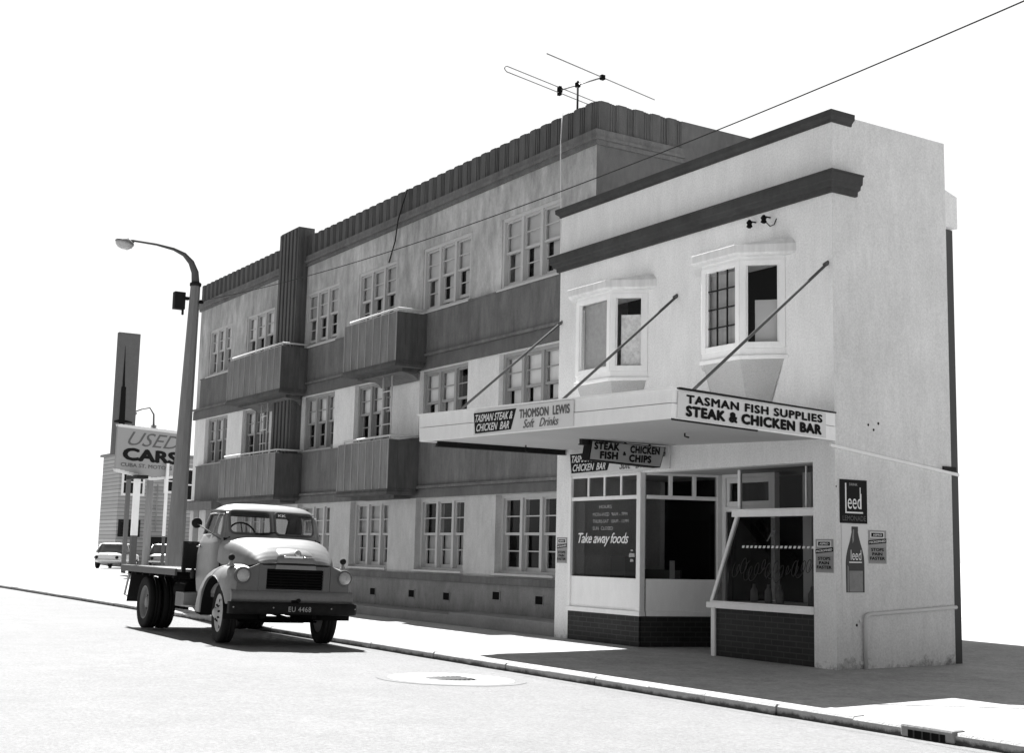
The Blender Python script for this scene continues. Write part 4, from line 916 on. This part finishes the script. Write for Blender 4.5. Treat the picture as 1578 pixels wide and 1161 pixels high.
# weatherboard building
hb = thing('weatherboard_building', 'pale weatherboard building with white framed windows behind the used cars sign', 'building', (-73, 13, 0))
HX = -72.0
wins = [(11.05, 12.25, 4.55, 6.0), (13.75, 14.7, 4.8, 6.1), (11.0, 12.1, 1.95, 2.75), (12.85, 14.2, 0.4, 1.85), (15.0, 15.9, 4.3, 6.2)]
q = MB(); q.wall('x', HX, -0.25, 10.75, 18.0, -0.02, 7.0, wins); q.box(-76, HX - 0.25, 10.75, 10.9, 0, 7.0); q.box(-76, HX - 0.25, 17.8, 18.0, 0, 7.0); q.box(-76, -75.8, 10.9, 17.8, 0, 7)
q.build('wall', WEATHERBOARD, hb)
q = MB(); q.box(-74.5, -74.4, 10.9, 17.8, 0, 7); q.build('interior', INTERIOR, hb)
q = MB(); q.hexa([(-76.3, 10.6, 7.0), (HX + 0.3, 10.6, 7.0), (HX + 0.3, 18.3, 7.0), (-76.3, 18.3, 7.0), (-76.3, 10.6, 7.15), (HX + 0.3, 10.6, 7.15), (HX + 0.3, 18.3, 7.15), (-76.3, 18.3, 7.15)]); q.hexa([(-75.5, 11, 7.15), (HX - 1, 11, 7.15), (HX - 1, 17.7, 7.15), (-75.5, 17.7, 7.15), (-74.6, 12, 7.5), (HX - 2, 12, 7.5), (HX - 2, 16, 7.5), (-74.6, 16, 7.5)]); q.build('roof', ROOFM, hb)
for k, (a, b, c, d) in enumerate(wins):
    if k == 3: 
        q = MB(); q.box(HX - 0.2, HX - 0.15, a, b, c, d); q.build('door', STEELDARK, hb); continue
    q = MB()
    for y0, y1, z0, z1 in ((a - .14, a, c - .14, d + .14), (b, b + .14, c - .14, d + .14), (a, b, d, d + .14), (a, b, c - .14, c), (a, b, (c + d) / 2 - .04, (c + d) / 2 + .04)): q.box(HX - 0.1, HX + 0.05, y0, y1, z0, z1)
    w = q.build('window', TRIMWHITE if k != 2 else STEELDARK, hb)
    q = MB(); q.poly([(HX - .08, a, c), (HX - .08, b, c), (HX - .08, b, d), (HX - .08, a, d)]); q.build('pane', GLASS, w)
q = MB()
for yy in (12.75, 13.2): q.tube([(HX + .12, yy, 2.2), (HX + .12, yy, 5.2)], 0.035, 6)
for k in range(7): q.tube([(HX + .12, 12.75, 2.4 + k * .42), (HX + .12, 13.2, 2.4 + k * .42)], 0.025, 6)
q.build('wall_ladder', SASHDARK, hb)

# parked cars in the lot
def car(x, y, rz, paint, label, wagon=False):
    t = thing('parked_car', label, 'car', (x, y, 0), (0, 0, rz), 'cars parked on the used car lot')
    def ring(X, w, zb, zt, p=3.2, n=20):
        pts = []
        for k in range(n):
            a = 2 * math.pi * k / n; c, s = math.cos(a), math.sin(a)
            pts.append((X, w * math.copysign(abs(c) ** (2 / p), c), (zb + zt) / 2 + (zt - zb) / 2 * math.copysign(abs(s) ** (2 / p), s)))
        return pts
    st = [(-2.15, .66, .38, .72), (-2.05, .74, .30, .82), (-1.4, .80, .26, .90), (0, .82, .24, .93), (1.2, .80, .26, .90), (1.9, .76, .30, .84), (2.1, .70, .36, .74)]
    q = MB(); q.loft([ring(*s) for s in st]); q.build('body', paint, t, local=True)
    tr = -1.95 if wagon else -1.55
    cab = [(0.92, .86, .74), (0.98, .84, .74), (1.38, .62, None), (1.42, .5, None)]
    q = MB()
    def plan(xf, xb, w, z): return [(xb, -w, z), (xf, -w, z), (xf + .05, -w * .6, z), (xf + .05, w * .6, z), (xf, w, z), (xb, w, z), (xb - .05, w * .6, z), (xb - .05, -w * .6, z)]
    q.loft([plan(0.95, tr, .76, .88), plan(0.30, tr + .38, .60, 1.33)], True, False, False); gh = q.build('glasshouse', mat('car glass', 0.08, 0.15, spec=0.6), t, local=True)
    q = MB(); q.loft([plan(0.32, tr + .36, .61, 1.32), plan(0.22, tr + .45, .56, 1.39), plan(0.0, tr + .7, .4, 1.41)], True, True, True)
    for xa, xb_ in ((0.95, 0.30), (-0.35, -0.32), (tr, tr + .38)):
        for s in (-1, 1): q.tube([(xa, s * .77, .88), (xb_, s * .605, 1.34)], 0.035, 6)
    q.build('roof', paint, t, local=True)
    for xw in (-1.3, 1.3):
        for s in (-1, 1):
            q = MB(); q.lathe([(.19, -.08), (.29, -.08), (.31, -.05), (.31, .05), (.29, .08), (.19, .08)], (xw, s * .70, .31), Y_, 20); w = q.build('wheel', RUBBER, t, local=True)
            q = MB(); q.lathe([(.19, .02), (.17, .05), (.08, .06), (.02, .09)], (xw, s * .71, .31), Y_ * s, 16); q.build('hubcap', CHROME, w, local=True)
    for xb_ in (-2.17, 2.12):
        q = MB(); q.box(xb_ - .05, xb_ + .05, -.72, .72, .40, .50); q.build('bumper', CHROME, t, local=True, bevel=.02)
        for s in (-1, 1):
            q = MB(); q.lathe([(.09, 0), (.085, .04), (.03, .06)], (xb_ * .985, s * .55, .62), X_ * (1 if xb_ > 0 else -1), 14); q.build('headlight' if xb_ > 0 else 'tail_light', LENS if xb_ > 0 else SIGNDARK, t, local=True)
    return t
car(-63.6, 8.6, R(150), CARWHITE, 'white sedan parked on the lot at the far left, beyond the truck deck')
car(-61.6, 10.75, R(158), CARGREY, 'grey sedan parked on the lot behind the lamp pole and white post')
car(-60.4, 13.4, R(150), CARWHITE, 'white wagon half hidden between the lamp pole and the apartment corner', True)

# ================================================================ the flat deck truck
tk = thing('flat_deck_truck', 'old pale grey flat deck truck with rounded bonnet and black bumper parked facing the camera', 'truck', (-7.162, -4.595, -0.063), (-0.025, 0.001, -0.030))
def tb(q, name, m, parent=None, bevel=0): return q.build(name, m, parent or tk, local=True, bevel=bevel)
def interp(tab, z):
    for a, b in zip(tab, tab[1:]):
        if a[0] <= z <= b[0]:
            t = (z - a[0]) / (b[0] - a[0]); return [p + (q - p) * t for p, q in zip(a[1:], b[1:])]
    return list(tab[-1][1:]) if z > tab[-1][0] else list(tab[0][1:])
cabt = [(0.66, -.25, -1.36, .86, 6), (.74, -.23, -1.40, .885, 6), (.95, -.22, -1.43, .905, 6), (1.3, -.21, -1.43, .905, 6), (1.48, -.22, -1.41, .89, 5.5), (1.56, -.25, -1.38, .865, 5), (1.62, -.30, -1.35, .845, 5), (1.8, -.365, -1.27, .82, 5), (1.93, -.415, -1.20, .79, 5),
        (1.995, -.45, -1.14, .755, 4.5), (2.035, -.51, -1.08, .70, 4), (2.075, -.60, -1.0, .62, 3.6), (2.10, -.69, -.92, .49, 3), (2.115, -.78, -.84, .2, 2.5)]
zs = [0.66 + k * 0.02 for k in range(67)] + [2.0, 2.015, 2.03, 2.045, 2.06, 2.07, 2.08, 2.09, 2.10, 2.108, 2.115]
NP = 44
per = []
for side in range(4):
    for k in range(NP):
        u = -1 + 2 * k / NP
        per.append({0: (1, u), 1: (-u, 1), 2: (-1, -u), 3: (u, -1)}[side])
grid = []
for z in zs:
    xf, xr, hw, n = interp(cabt, z); cx, hx = (xf + xr) / 2, (xf - xr) / 2; row = []
    for px, py in per:
        s = (abs(px) ** n + abs(py) ** n) ** (-1 / n); row.append((cx + hx * px * s, hw * py * s, z))
    grid.append(row)
def rr(u, v, u0, u1, v0, v1, r):       # inside a rounded rectangle
    if not (u0 < u < u1 and v0 < v < v1): return False
    du = max(u0 + r - u, u - (u1 - r), 0); dv = max(v0 + r - v, v - (v1 - r), 0)
    return du * du + dv * dv <= r * r
def sidewin(x, z, e=0.0): return 1.60 - e < z < 1.93 + e and -1.20 + (z - 1.6) * 0.4 - e < x < -0.40 - (z - 1.6) * 0.30 + e
def doorreg(x, z): return 0.70 < z < 1.965 and -1.25 < x < (-0.29 if z < 1.6 else -0.335 - (z - 1.6) * 0.30)
shell = MB(); doors = {1: MB(), -1: MB()}; N = len(per)
for a in range(len(zs) - 1):
    for i in range(N):
        j = (i + 1) % N; pts = [grid[a][i], grid[a][j], grid[a + 1][j], grid[a + 1][i]]
        c = [sum(p[k] for p in pts) / 4 for k in range(3)]
        side = i // NP
        cx = sum(interp(cabt, c[2])[:2]) / 2
        if c[0] > cx and c[0] > -0.62 and (rr(c[1], c[2], 0.035, 0.675, 1.64, 1.985, 0.07) or rr(c[1], c[2], -0.675, -0.035, 1.64, 1.985, 0.07)): continue
        if c[0] < cx - 0.25 and rr(c[1], c[2], -0.58, 0.58, 1.60, 1.93, 0.07): continue
        yl = interp(cabt, c[2])[2]
        if abs(c[1]) > 0.86 * yl and side in (1, 3) and -1.27 < c[0] < -0.27:
            if sidewin(c[0], c[2]): continue
            if doorreg(c[0], c[2]): doors[1 if c[1] > 0 else -1].poly(pts, True); continue
        (shell).poly(pts, True)
shell.poly(list(reversed(grid[-1])), True)
cab = tb(shell, 'cab', TRUCK)
sol = cab.modifiers.new('thickness', 'SOLIDIFY'); sol.thickness = 0.02; sol.offset = -1
q = MB(); q.box(-1.36, -0.30, -0.84, 0.84, 0.70, 0.73); q.box(-.36, -.30, -.78, .78, .731, 1.56); tb(q, 'cab_floor', CHASSIS, cab)
q = MB(); q.box(-1.3, -0.8, -0.78, 0.78, 0.95, 1.08); q.box(-1.36, -1.25, -0.78, 0.78, 1.05, 1.46); tb(q, 'seat', STEELDARK, cab, 0.03)
def on_cab(z, y=None, x=None, front=True, off=0.004):
    xf, xr, hw, n = interp(cabt, z); cx, hx = (xf + xr) / 2, (xf - xr) / 2
    if y is not None:
        t = (1 - min(.999, abs(y / hw)) ** n) ** (1 / n); return (cx + (hx * t + off) * (1 if front else -1), y, z)
    t = (1 - min(.999, abs((x - cx) / hx)) ** n) ** (1 / n); return (x, (hw * t + off), z)
def rrpath(u0, u1, v0, v1, r, n=6):
    out = []
    for cu, cv, a0 in ((u1 - r, v0 + r, -90), (u1 - r, v1 - r, 0), (u0 + r, v1 - r, 90), (u0 + r, v0 + r, 180)):
        for k in range(n + 1):
            a = R(a0 + 90 * k / n); out.append((cu + r * math.cos(a), cv + r * math.sin(a)))
    # subdivide the straight runs
    res = []
    for (a, b), (c, d) in zip(out, out[1:] + out[:1]):
        k = max(1, int(math.hypot(c - a, d - b) / 0.06))
        for i in range(k): res.append((a + (c - a) * i / k, b + (d - b) * i / k))
    return res
for y0, y1 in ((0.035, 0.675), (-0.675, -0.035)):
    seal = MB(); seal.tube([on_cab(z, y=y) for y, z in rrpath(y0, y1, 1.64, 1.985, 0.07)], 0.017, 6, closed=True); tb(seal, 'window_seal', STEELGREY, cab)
seal = MB(); seal.tube([on_cab(z, y=y, front=False) for y, z in rrpath(-.58, .58, 1.60, 1.93, 0.07)], 0.016, 6, closed=True); tb(seal, 'window_seal', STEELGREY, cab)
g = MB()
for y0, y1 in ((0.035, 0.675), (-0.675, -0.035)):
    for k in range(6):
        a, b = y0 + (y1 - y0) * k / 6, y0 + (y1 - y0) * (k + 1) / 6
        g.poly([on_cab(1.64, y=a, off=-.01), on_cab(1.64, y=b, off=-.01), on_cab(1.985, y=b, off=-.01), on_cab(1.985, y=a, off=-.01)], True)
tb(g, 'windscreen', WIND, cab)
g = MB(); g.poly([on_cab(z, y=y, front=False, off=-.01) for y, z in ((-.58, 1.6), (.58, 1.6), (.58, 1.93), (-.58, 1.93))]); tb(g, 'rear_window', WIND, cab)
text('KK', on_cab(1.92, y=0.09, off=0.012), Y_, Vector((-.38, 0, 1)).normalized(), 0.13, 0.045, LETTERWHITE, cab, 0.03, local=True, name='sticker')
q = MB(); q.tube([on_cab(1.63, y=-.22, off=.02), on_cab(1.66, y=-.02, off=.03), on_cab(1.675, y=0.16 - .2, off=.03)], 0.008, 6); q.tube([on_cab(1.64, y=-.3, off=.022), on_cab(1.672, y=.02, off=.03)], 0.009, 6); tb(q, 'wiper', STEELDARK, cab)
# doors with their windows, handles, seams
for s in (-1, 1):
    d = tb(doors[s], 'door', TRUCK); so = d.modifiers.new('thickness', 'SOLIDIFY'); so.thickness = 0.025; so.offset = -1
    def sd_(x, z, o=.004): p = on_cab(z, x=x, off=o); return (p[0], p[1] * s, p[2])
    q = MB(); q.poly([sd_(-1.20, 1.6, -.012), sd_(-.40, 1.6, -.012), sd_(-.50, 1.93, -.012), sd_(-1.07, 1.93, -.012)]); tb(q, 'window', WIND, d)
    q = MB()
    q.tube([sd_(-1.25, .70), sd_(-1.25, 1.0), sd_(-1.25, 1.3), sd_(-1.25, 1.58)], 0.007, 6); q.tube([sd_(-.29, .70), sd_(-.29, 1.0), sd_(-.29, 1.3), sd_(-.31, 1.58)], 0.012, 6); q.tube([sd_(-1.25, .70), sd_(-.8, .70), sd_(-.29, .70)], 0.008, 6)
    tb(q, 'door_seam', SEAL, d)
    q = MB(); q.tube([sd_(-1.20, 1.6), sd_(-.80, 1.6), sd_(-.40, 1.6), sd_(-.45, 1.77), sd_(-.50, 1.925), sd_(-.8, 1.93), sd_(-1.06, 1.925), sd_(-1.13, 1.76)], 0.013, 6, closed=True); q.tube([sd_(-.66, 1.6), sd_(-.58, 1.925)], 0.012, 6); tb(q, 'window_frame', TRUCKTOP, d)
    q = MB(); q.tube([sd_(-1.20, 1.41, .03), sd_(-1.06, 1.42, .04)], 0.014, 8); q.tube([sd_(-1.07, 1.42, .0), sd_(-1.07, 1.42, .04)], 0.018, 8); tb(q, 'handle', CHROME, d)
q = MB(); q.lathe([(.085, 0), (.085, .02), (.07, .035), (.02, .04)], (-1.32, -.90, .99), (0, -1, 0), 20); tb(q, 'filler_cap', SEAL, cab)
q = MB(); q.tube([(x, -on_cab(z, x=x)[1] - .008, z) for x, z in ((-.5, 1.955), (-.6, 1.975), (-.8, 1.985), (-1.0, 1.975), (-1.08, 1.95))], 0.012, 6); tb(q, 'drip_rail', STEELGREY, cab)
sw = MB(); c0 = Vector((-.66, -.38, 1.63)); e1 = Vector((0, 1, 0)); e2 = Vector((-.5, 0, .86))
sw.tube([c0 + (e1 * math.cos(a) + e2 * math.sin(a)) * 0.21 for a in [2 * math.pi * k / 28 for k in range(28)]], 0.014, 8, closed=True)
for a in (R(200), R(340), R(90)): sw.tube([c0 - Vector((-.02, 0, .02)), c0 + (e1 * math.cos(a) + e2 * math.sin(a)) * 0.21], 0.009, 6)
sw.tube([c0, c0 + Vector((.35, 0, -.3))], 0.02, 6); tb(sw, 'steering_wheel', STEELDARK, cab)
# bonnet
ht_ = [(-.30, .86, 1.20, 1.595, 4.6), (-.15, .845, 1.16, 1.59, 4.4), (.05, .81, 1.12, 1.57, 4.2), (.2, .775, 1.10, 1.54, 4.0), (.35, .735, 1.10, 1.495, 3.7), (.46, .70, 1.12, 1.45, 3.5), (.57, .655, 1.14, 1.385, 3.3), (.65, .61, 1.17, 1.32, 3.2), (.705, .565, 1.19, 1.265, 3.0), (.725, .54, 1.20, 1.235, 2.6)]
q = MB(); rings = []
for k in range(41):
    X = -.30 + 1.025 * (1 - (1 - k / 40) ** 1.5); w, zb, zt, n = interp(ht_, X)
    rings.append([(X, w * (abs(math.sin(t)) ** (2 / n)) * (1 if t > 0 else -1) if t else 0.0, zb + (zt - zb) * abs(math.cos(t)) ** (2 / n)) for t in [R(-90 + 180 * i / 40) for i in range(41)]])
q.loft(rings, False, False, True); q.poly([p for p in reversed(rings[-1])])
bon = tb(q, 'bonnet', TRUCK)
q = MB(); q.tube([(.15, -.79, 1.105), (.46, -.705, 1.125), (.62, -.635, 1.155), (.715, -.545, 1.185), (.745, -.3, 1.20), (.75, 0, 1.203), (.745, .3, 1.20), (.715, .545, 1.185), (.62, .635, 1.155), (.46, .705, 1.125), (.15, .79, 1.105)], 0.018, 8); tb(q, 'bonnet_seam', SEAL, bon)
q = MB()      # raised badge panel at the nose
bad = []
for X, w, zt in ((.50, .28, 1.42), (.62, .29, 1.385), (.70, .30, 1.345), (.745, .31, 1.285), (.755, .32, 1.225)):
    bad.append([(X, -w, zt - .10), (X, -w * .93, zt - .02), (X, -w * .8, zt), (X, 0, zt + .012), (X, w * .8, zt), (X, w * .93, zt - .02), (X, w, zt - .10)])
q.loft(bad, False, False, True); q.poly(list(reversed(bad[-1]))); tb(q, 'badge_panel', TRUCK, bon)
q = MB(); q.box(.742, .768, -.20, .10, 1.292, 1.325); q.box(.742, .762, .12, .26, 1.302, 1.312); q.lathe([(.055, 0), (.05, .03), (.02, .035)], (.725, .02, 1.355), (1, 0, .35), 18); tb(q, 'badge', CHROME, bon, 0.006)
# front wings
def wing(s):
    zt_t = [(-.93, .52), (-.90, .64), (-.85, .76), (-.76, .90), (-.62, 1.02), (-.45, 1.10), (-.25, 1.155), (0, 1.185), (.25, 1.195), (.45, 1.185), (.56, 1.165), (.64, 1.135), (.69, 1.09), (.705, 1.05)]
    yo_t = [(-.93, .96), (-.7, 1.0), (-.4, 1.015), (0, 1.02), (.3, 1.015), (.5, .99), (.6, .965), (.66, .94), (.69, .91), (.705, .885)]
    q = MB(); rings = []
    xs = [-.93 + 1.635 * k / 70 for k in range(71)]
    for X in xs:
        zt = interp(zt_t, X)[0]; yo = interp(yo_t, X)[0]; sh = min(.40, (zt - .42) * .8)
        r2 = .56 ** 2 - (X + .0) ** 2
        zl = .43 + math.sqrt(r2) if r2 > 0 else .42
        if X > .5: zl = max(zl if r2 > 0 else 0, .60)
        zl = min(zl, zt - .03)
        row = []
        y0 = .50
        for i in range(17):
            t = R(90 * i / 16); row.append((X, s * (y0 + (yo - y0) * math.sin(t) ** .62), (zt - sh) + sh * math.cos(t) ** .62))
        for i in range(1, 9): row.append((X, s * (yo - .012 * (i / 8) ** 2), (zt - sh) + (zl - (zt - sh)) * i / 8))
        # tuck the flange inward
        row.append((X, s * (yo - .05), zl))
        row = [(a, b, max(c, zl)) for a, b, c in row]
        rings.append(row)
    q.loft(rings, False, False, True)
    last = rings[-1]; q.poly([(.706, s * .48, last[0][2]), *[(.706, p[1], p[2]) for p in last[:-1]], (.706, s * .48, .60)])
    w = tb(q, 'front_wing', TRUCK)
    # inner arch lining
    q = MB(); arch = [(.545 * math.cos(a), .43 + .545 * math.sin(a)) for a in [R(-5 + 190 * k / 20) for k in range(21)]]
    q.loft([[(x, s * .45, z) for x, z in arch], [(x, s * .985, z) for x, z in arch]], False, False, True); q.poly([(x, s * .45, z) for x, z in arch]); tb(q, 'arch_lining', CHASSIS, w)
    # headlamp
    hy = s * .79; q = MB(); q.lathe([(.125, -.03), (.125, .015), (.115, .035), (.098, .04), (.098, .02)], (.706, hy, 1.02), X_, 28, cap=False); hl = tb(q, 'headlight', STEELGREY, w)
    q = MB(); q.lathe([(.099, .022), (.095, .045), (.08, .062), (.05, .075), (.004, .08)], (.706, hy, 1.02), X_, 28); tb(q, 'lens', LENS, hl)
    # side lamp on top of the wing
    q = MB(); q.lathe([(.07, 0), (.045, .03), (.025, .06), (.018, .10)], (.42, s * .88, 1.14), (0, 0, 1), 14); mm = tb(q, 'side_lamp', TRUCKTOP, w)
    q = MB(); q.lathe([(.004, -.04), (.03, -.035), (.047, -.01), (.047, .016), (.034, .028), (.004, .032)], (.42, s * .88, 1.27), X_, 18); tb(q, 'lamp_body', SEAL, mm)
wing(-1); wing(1)
# nose: panel with grille opening, valance, bumper
q = MB(); q.wall('x', .735, -.05, -.56, .56, .62, 1.195, [(-.43, .445, .835, 1.125)]); nose = tb(q, 'nose_panel', TRUCKDARK, None, 0.012)
for s in (-1, 1):
    q = MB(); q.hexa([(.712, s * .56, .62), (.735, s * .56, .62), (.718, s * .88, .62), (.708, s * .88, .62), (.712, s * .56, 1.195), (.735, s * .56, 1.195), (.718, s * .86, 1.06), (.708, s * .86, 1.06)]); tb(q, 'lamp_panel', TRUCKDARK, nose)
q = MB(); q.box(.60, .62, -.47, .47, .82, 1.14); tb(q, 'radiator', BLACK, nose)
q = MB()
for k in range(7): q.hexa([(.69, -.43, .855 + k * .041), (.715, -.43, .848 + k * .041), (.715, .445, .848 + k * .041), (.69, .445, .855 + k * .041), (.69, -.43, .872 + k * .041), (.715, -.43, .862 + k * .041), (.715, .445, .862 + k * .041), (.69, .445, .872 + k * .041)])
for y in (-.2, .2): q.box(.685, .695, y - .01, y + .01, .835, 1.125)
tb(q, 'grille', GRILLE, nose)
q = MB(); vp = []
for X, z in ((.72, .815), (.76, .80), (.785, .75), (.79, .69), (.775, .635), (.72, .63)): vp.append((X, z))
q.loft([[(X - .03 * (abs(y) > .9) - .02 * (abs(y) > .8), y, z) for X, z in vp] for y in (-.945, -.93, -.82, -.4, 0, .4, .82, .93, .945)], True, True, True); tb(q, 'valance', VALANCE)
q = MB(); bp = [(.80, .47), (.86, .475), (.875, .50), (.875, .61), (.86, .64), (.80, .645)]
q.loft([[(X - d, y, z) for X, z in bp] for y, d in ((-.985, .10), (-.98, .06), (-.93, .01), (-.8, 0), (.8, 0), (.93, .01), (.98, .06), (.985, .10))], True, True, True); bump = tb(q, 'bumper', BUMPERM)
q = MB()
for y in (-.95, -.35, .55, .93): q.lathe([(.011, 0), (.009, .010)], (.874, y, .57), X_, 10)
tb(q, 'bolt', SASHDARK, bump)
q = MB(); q.box(.70, .80, -.05, .05, .60, .68); q.tube([(.78, .05, .67), (.83, .05, .68)], .03, 8); tb(q, 'starting_handle_bracket', CHASSIS, bump)
text('EU 4468', (.8765, -.12, .515), Y_, Z_, .35, .075, LETTERFAINT, bump, 0.01, 0, 1.1, name='number_plate', local=True)
# door mirror on a long arm
mr = MB(); mr.tube([(-.22, -.86, 1.53), (-.6, -.95, 1.66), (-.93, -1.01, 1.76)], 0.011, 8); arm_o = tb(mr, 'mirror_arm', STEELGREY)
q = MB(); q.lathe([(.004, -.03), (.06, -.025), (.082, 0), (.075, .012), (.004, .015)], (-.95, -1.02, 1.775), (1, -.15, 0), 20); tb(q, 'mirror', SEAL, arm_o)
# chassis, axles, step, boxes
q = MB()
for s in (-1, 1): q.box(-4.75, .72, s * .38, s * .46, .58, .76)
for X in (.6, -.8, -2.0, -3.0, -4.0, -4.7): q.box(X - .05, X + .05, -.38, .38, .60, .74)
q.box(-.45, .62, -.36, .36, .55, 1.15); q.box(-1.6, -.45, -.2, .2, .45, .7)
for s in (-1, 1):
    q.box(-.55, .6, s * .40 - .035, s * .40 + .035, .40, .47); q.box(-4.25, -2.95, s * .48 - .04, s * .48 + .04, .36, .46)
q.tube([(-.9, 0, .5), (-3.45, 0, .44)], .045, 8)
ch = tb(q, 'chassis', CHASSIS)
q = MB(); q.tube([(0, -.70, .42), (0, -.45, .36), (0, .45, .36), (0, .70, .42)], .05, 8); q.tube([(.14, -.62, .34), (.14, .62, .34)], .016, 6); q.tube([(.3, -.4, .52), (.1, .3, .36)], .02, 6); tb(q, 'front_axle', CHASSIS, ch)
q = MB(); q.tube([(-3.594, -.7, .44), (-3.594, .7, .44)], .075, 10); q.lathe([(.04, -.2), (.17, -.1), (.2, 0), (.17, .1), (.04, .2)], (-3.594, 0, .44), Y_, 18); tb(q, 'rear_axle', CHASSIS, ch)
q = MB(); q.box(-1.55, -.95, -.99, -.72, .47, .495); q.box(-1.3, -1.25, -.8, -.45, .5, .6); tb(q, 'step', SASHDARK, ch)
q = MB(); q.box(-2.02, -1.58, -.95, -.62, .46, .68)
for k in range(7): q.box(-2.0 + k * .06, -1.98 + k * .06, -.958, -.95, .47, .67)
tb(q, 'tool_box', SASHDARK, ch, 0.006)
q = MB(); q.lathe([(.16, -.32), (.17, -.3), (.17, .3), (.16, .32)], (-2.45, -.62, .70), X_, 20); tb(q, 'fuel_tank', CHASSIS, ch)
# deck
q = MB()
for k in range(12): q.box(-4.80, -1.52, -1.10 + k * .1835, -1.10 + k * .1835 + .178, 1.005, 1.045)
dk = tb(q, 'deck', DECK)
q = MB()
for s in (-1, 1): q.box(-4.82, -1.50, s * 1.105, s * 1.145, .945, 1.055)
q.box(-4.86, -4.822, -1.145, 1.145, .945, 1.055); tb(q, 'edge_rail', DECKRAIL, dk, 0.006)
q = MB()
for k in range(7): q.box(-4.6 + k * .46, -4.52 + k * .46, -1.08, 1.08, .90, 1.0)
for s in (-1, 1): q.box(-4.75, -1.54, s * .40, s * .50, .765, .90)
tb(q, 'cross_bearers', CHASSIS, dk)
q = MB(); q.box(-1.56, -1.52, -1.0, 1.0, 1.06, 1.46); q.box(-1.57, -1.51, -1.03, -.97, 1.0, 1.49); q.box(-1.57, -1.51, .97, 1.03, 1.0, 1.49); q.box(-1.57, -1.51, -.97, .97, 1.461, 1.49); tb(q, 'headboard', SEAL, dk)
for s in (-1, 1):
    q = MB(); q.hexa([(-4.42, s * .72, .42), (-4.40, s * .72, .42), (-4.40, s * 1.12, .42), (-4.42, s * 1.12, .42), (-4.22, s * .72, .93), (-4.20, s * .72, .93), (-4.20, s * 1.12, .93), (-4.22, s * 1.12, .93)]); tb(q, 'mud_flap', SEAL, dk)
    q = MB(); q.tube([(-4.62, s * 1.05, .93), (-4.86, s * 1.05, .52), (-4.5, s * 1.05, .50)], .022, 6); tb(q, 'rear_bar', TRIMWHITE, dk)
# wheels
def wheel(y, s, X, steer, dual, pale):
    q = MB(); z = .445; o = Vector((X, y, z)); ax = Vector((math.sin(-steer) * 1.0, math.cos(steer), 0)) * s
    tyre = [(.27, -.085), (.36, -.105), (.415, -.10), (.435, -.085), (.437, -.05), (.430, -.048), (.430, -.032), (.439, -.03), (.440, -.004), (.432, -.002), (.432, .012), (.440, .014), (.438, .05), (.435, .085), (.415, .10), (.36, .105), (.27, .085)]
    q.lathe(tyre, o, ax, 48, cap=False); w = tb(q, 'wheel', RUBBER)
    q = MB()
    if not dual: q.lathe([(.285, -.08), (.285, .085), (.27, .09), (.255, .06), (.22, .045), (.15, .07), (.12, .10), (.075, .105), (.07, .15), (.04, .17), (.002, .17)], o, ax, 40, cap=False)
    else: q.lathe([(.285, -.08), (.285, .085), (.27, .09), (.255, .03), (.24, -.03), (.16, -.045), (.10, -.02), (.095, .05), (.05, .06), (.002, .06)], o, ax, 40, cap=False)
    r_ = tb(q, 'rim', RIMPALE if pale else RIM, w)
    q = MB(); e1 = ax.cross(Z_).normalized(); e2 = Z_
    for k in range(8):
        a = R(45 * k + 10); d = .205 if not dual else .2; h = .052 if not dual else -.036
        q.lathe([(.030, h + .0), (.030, h + .006)], o + (e1 * math.cos(a) + e2 * math.sin(a)) * d, ax, 12)
    tb(q, 'hand_hole', BLACK, w)
    q = MB()
    for k in range(8):
        a = R(45 * k + 32); d = .115; h = .09 if not dual else .0
        q.lathe([(.016, h), (.016, h + .03), (.008, h + .035)], o + (e1 * math.cos(a) + e2 * math.sin(a)) * d, ax, 8)
    tb(q, 'wheel_nut', STEELDARK, w)
wheel(-.79, -1, 0, R(-6), False, True); wheel(.79, 1, 0, R(-6), False, True)
for y, s in ((-.94, -1), (-.70, -1), (.70, 1), (.94, 1)): wheel(y, s, -3.594, 0, True, False)
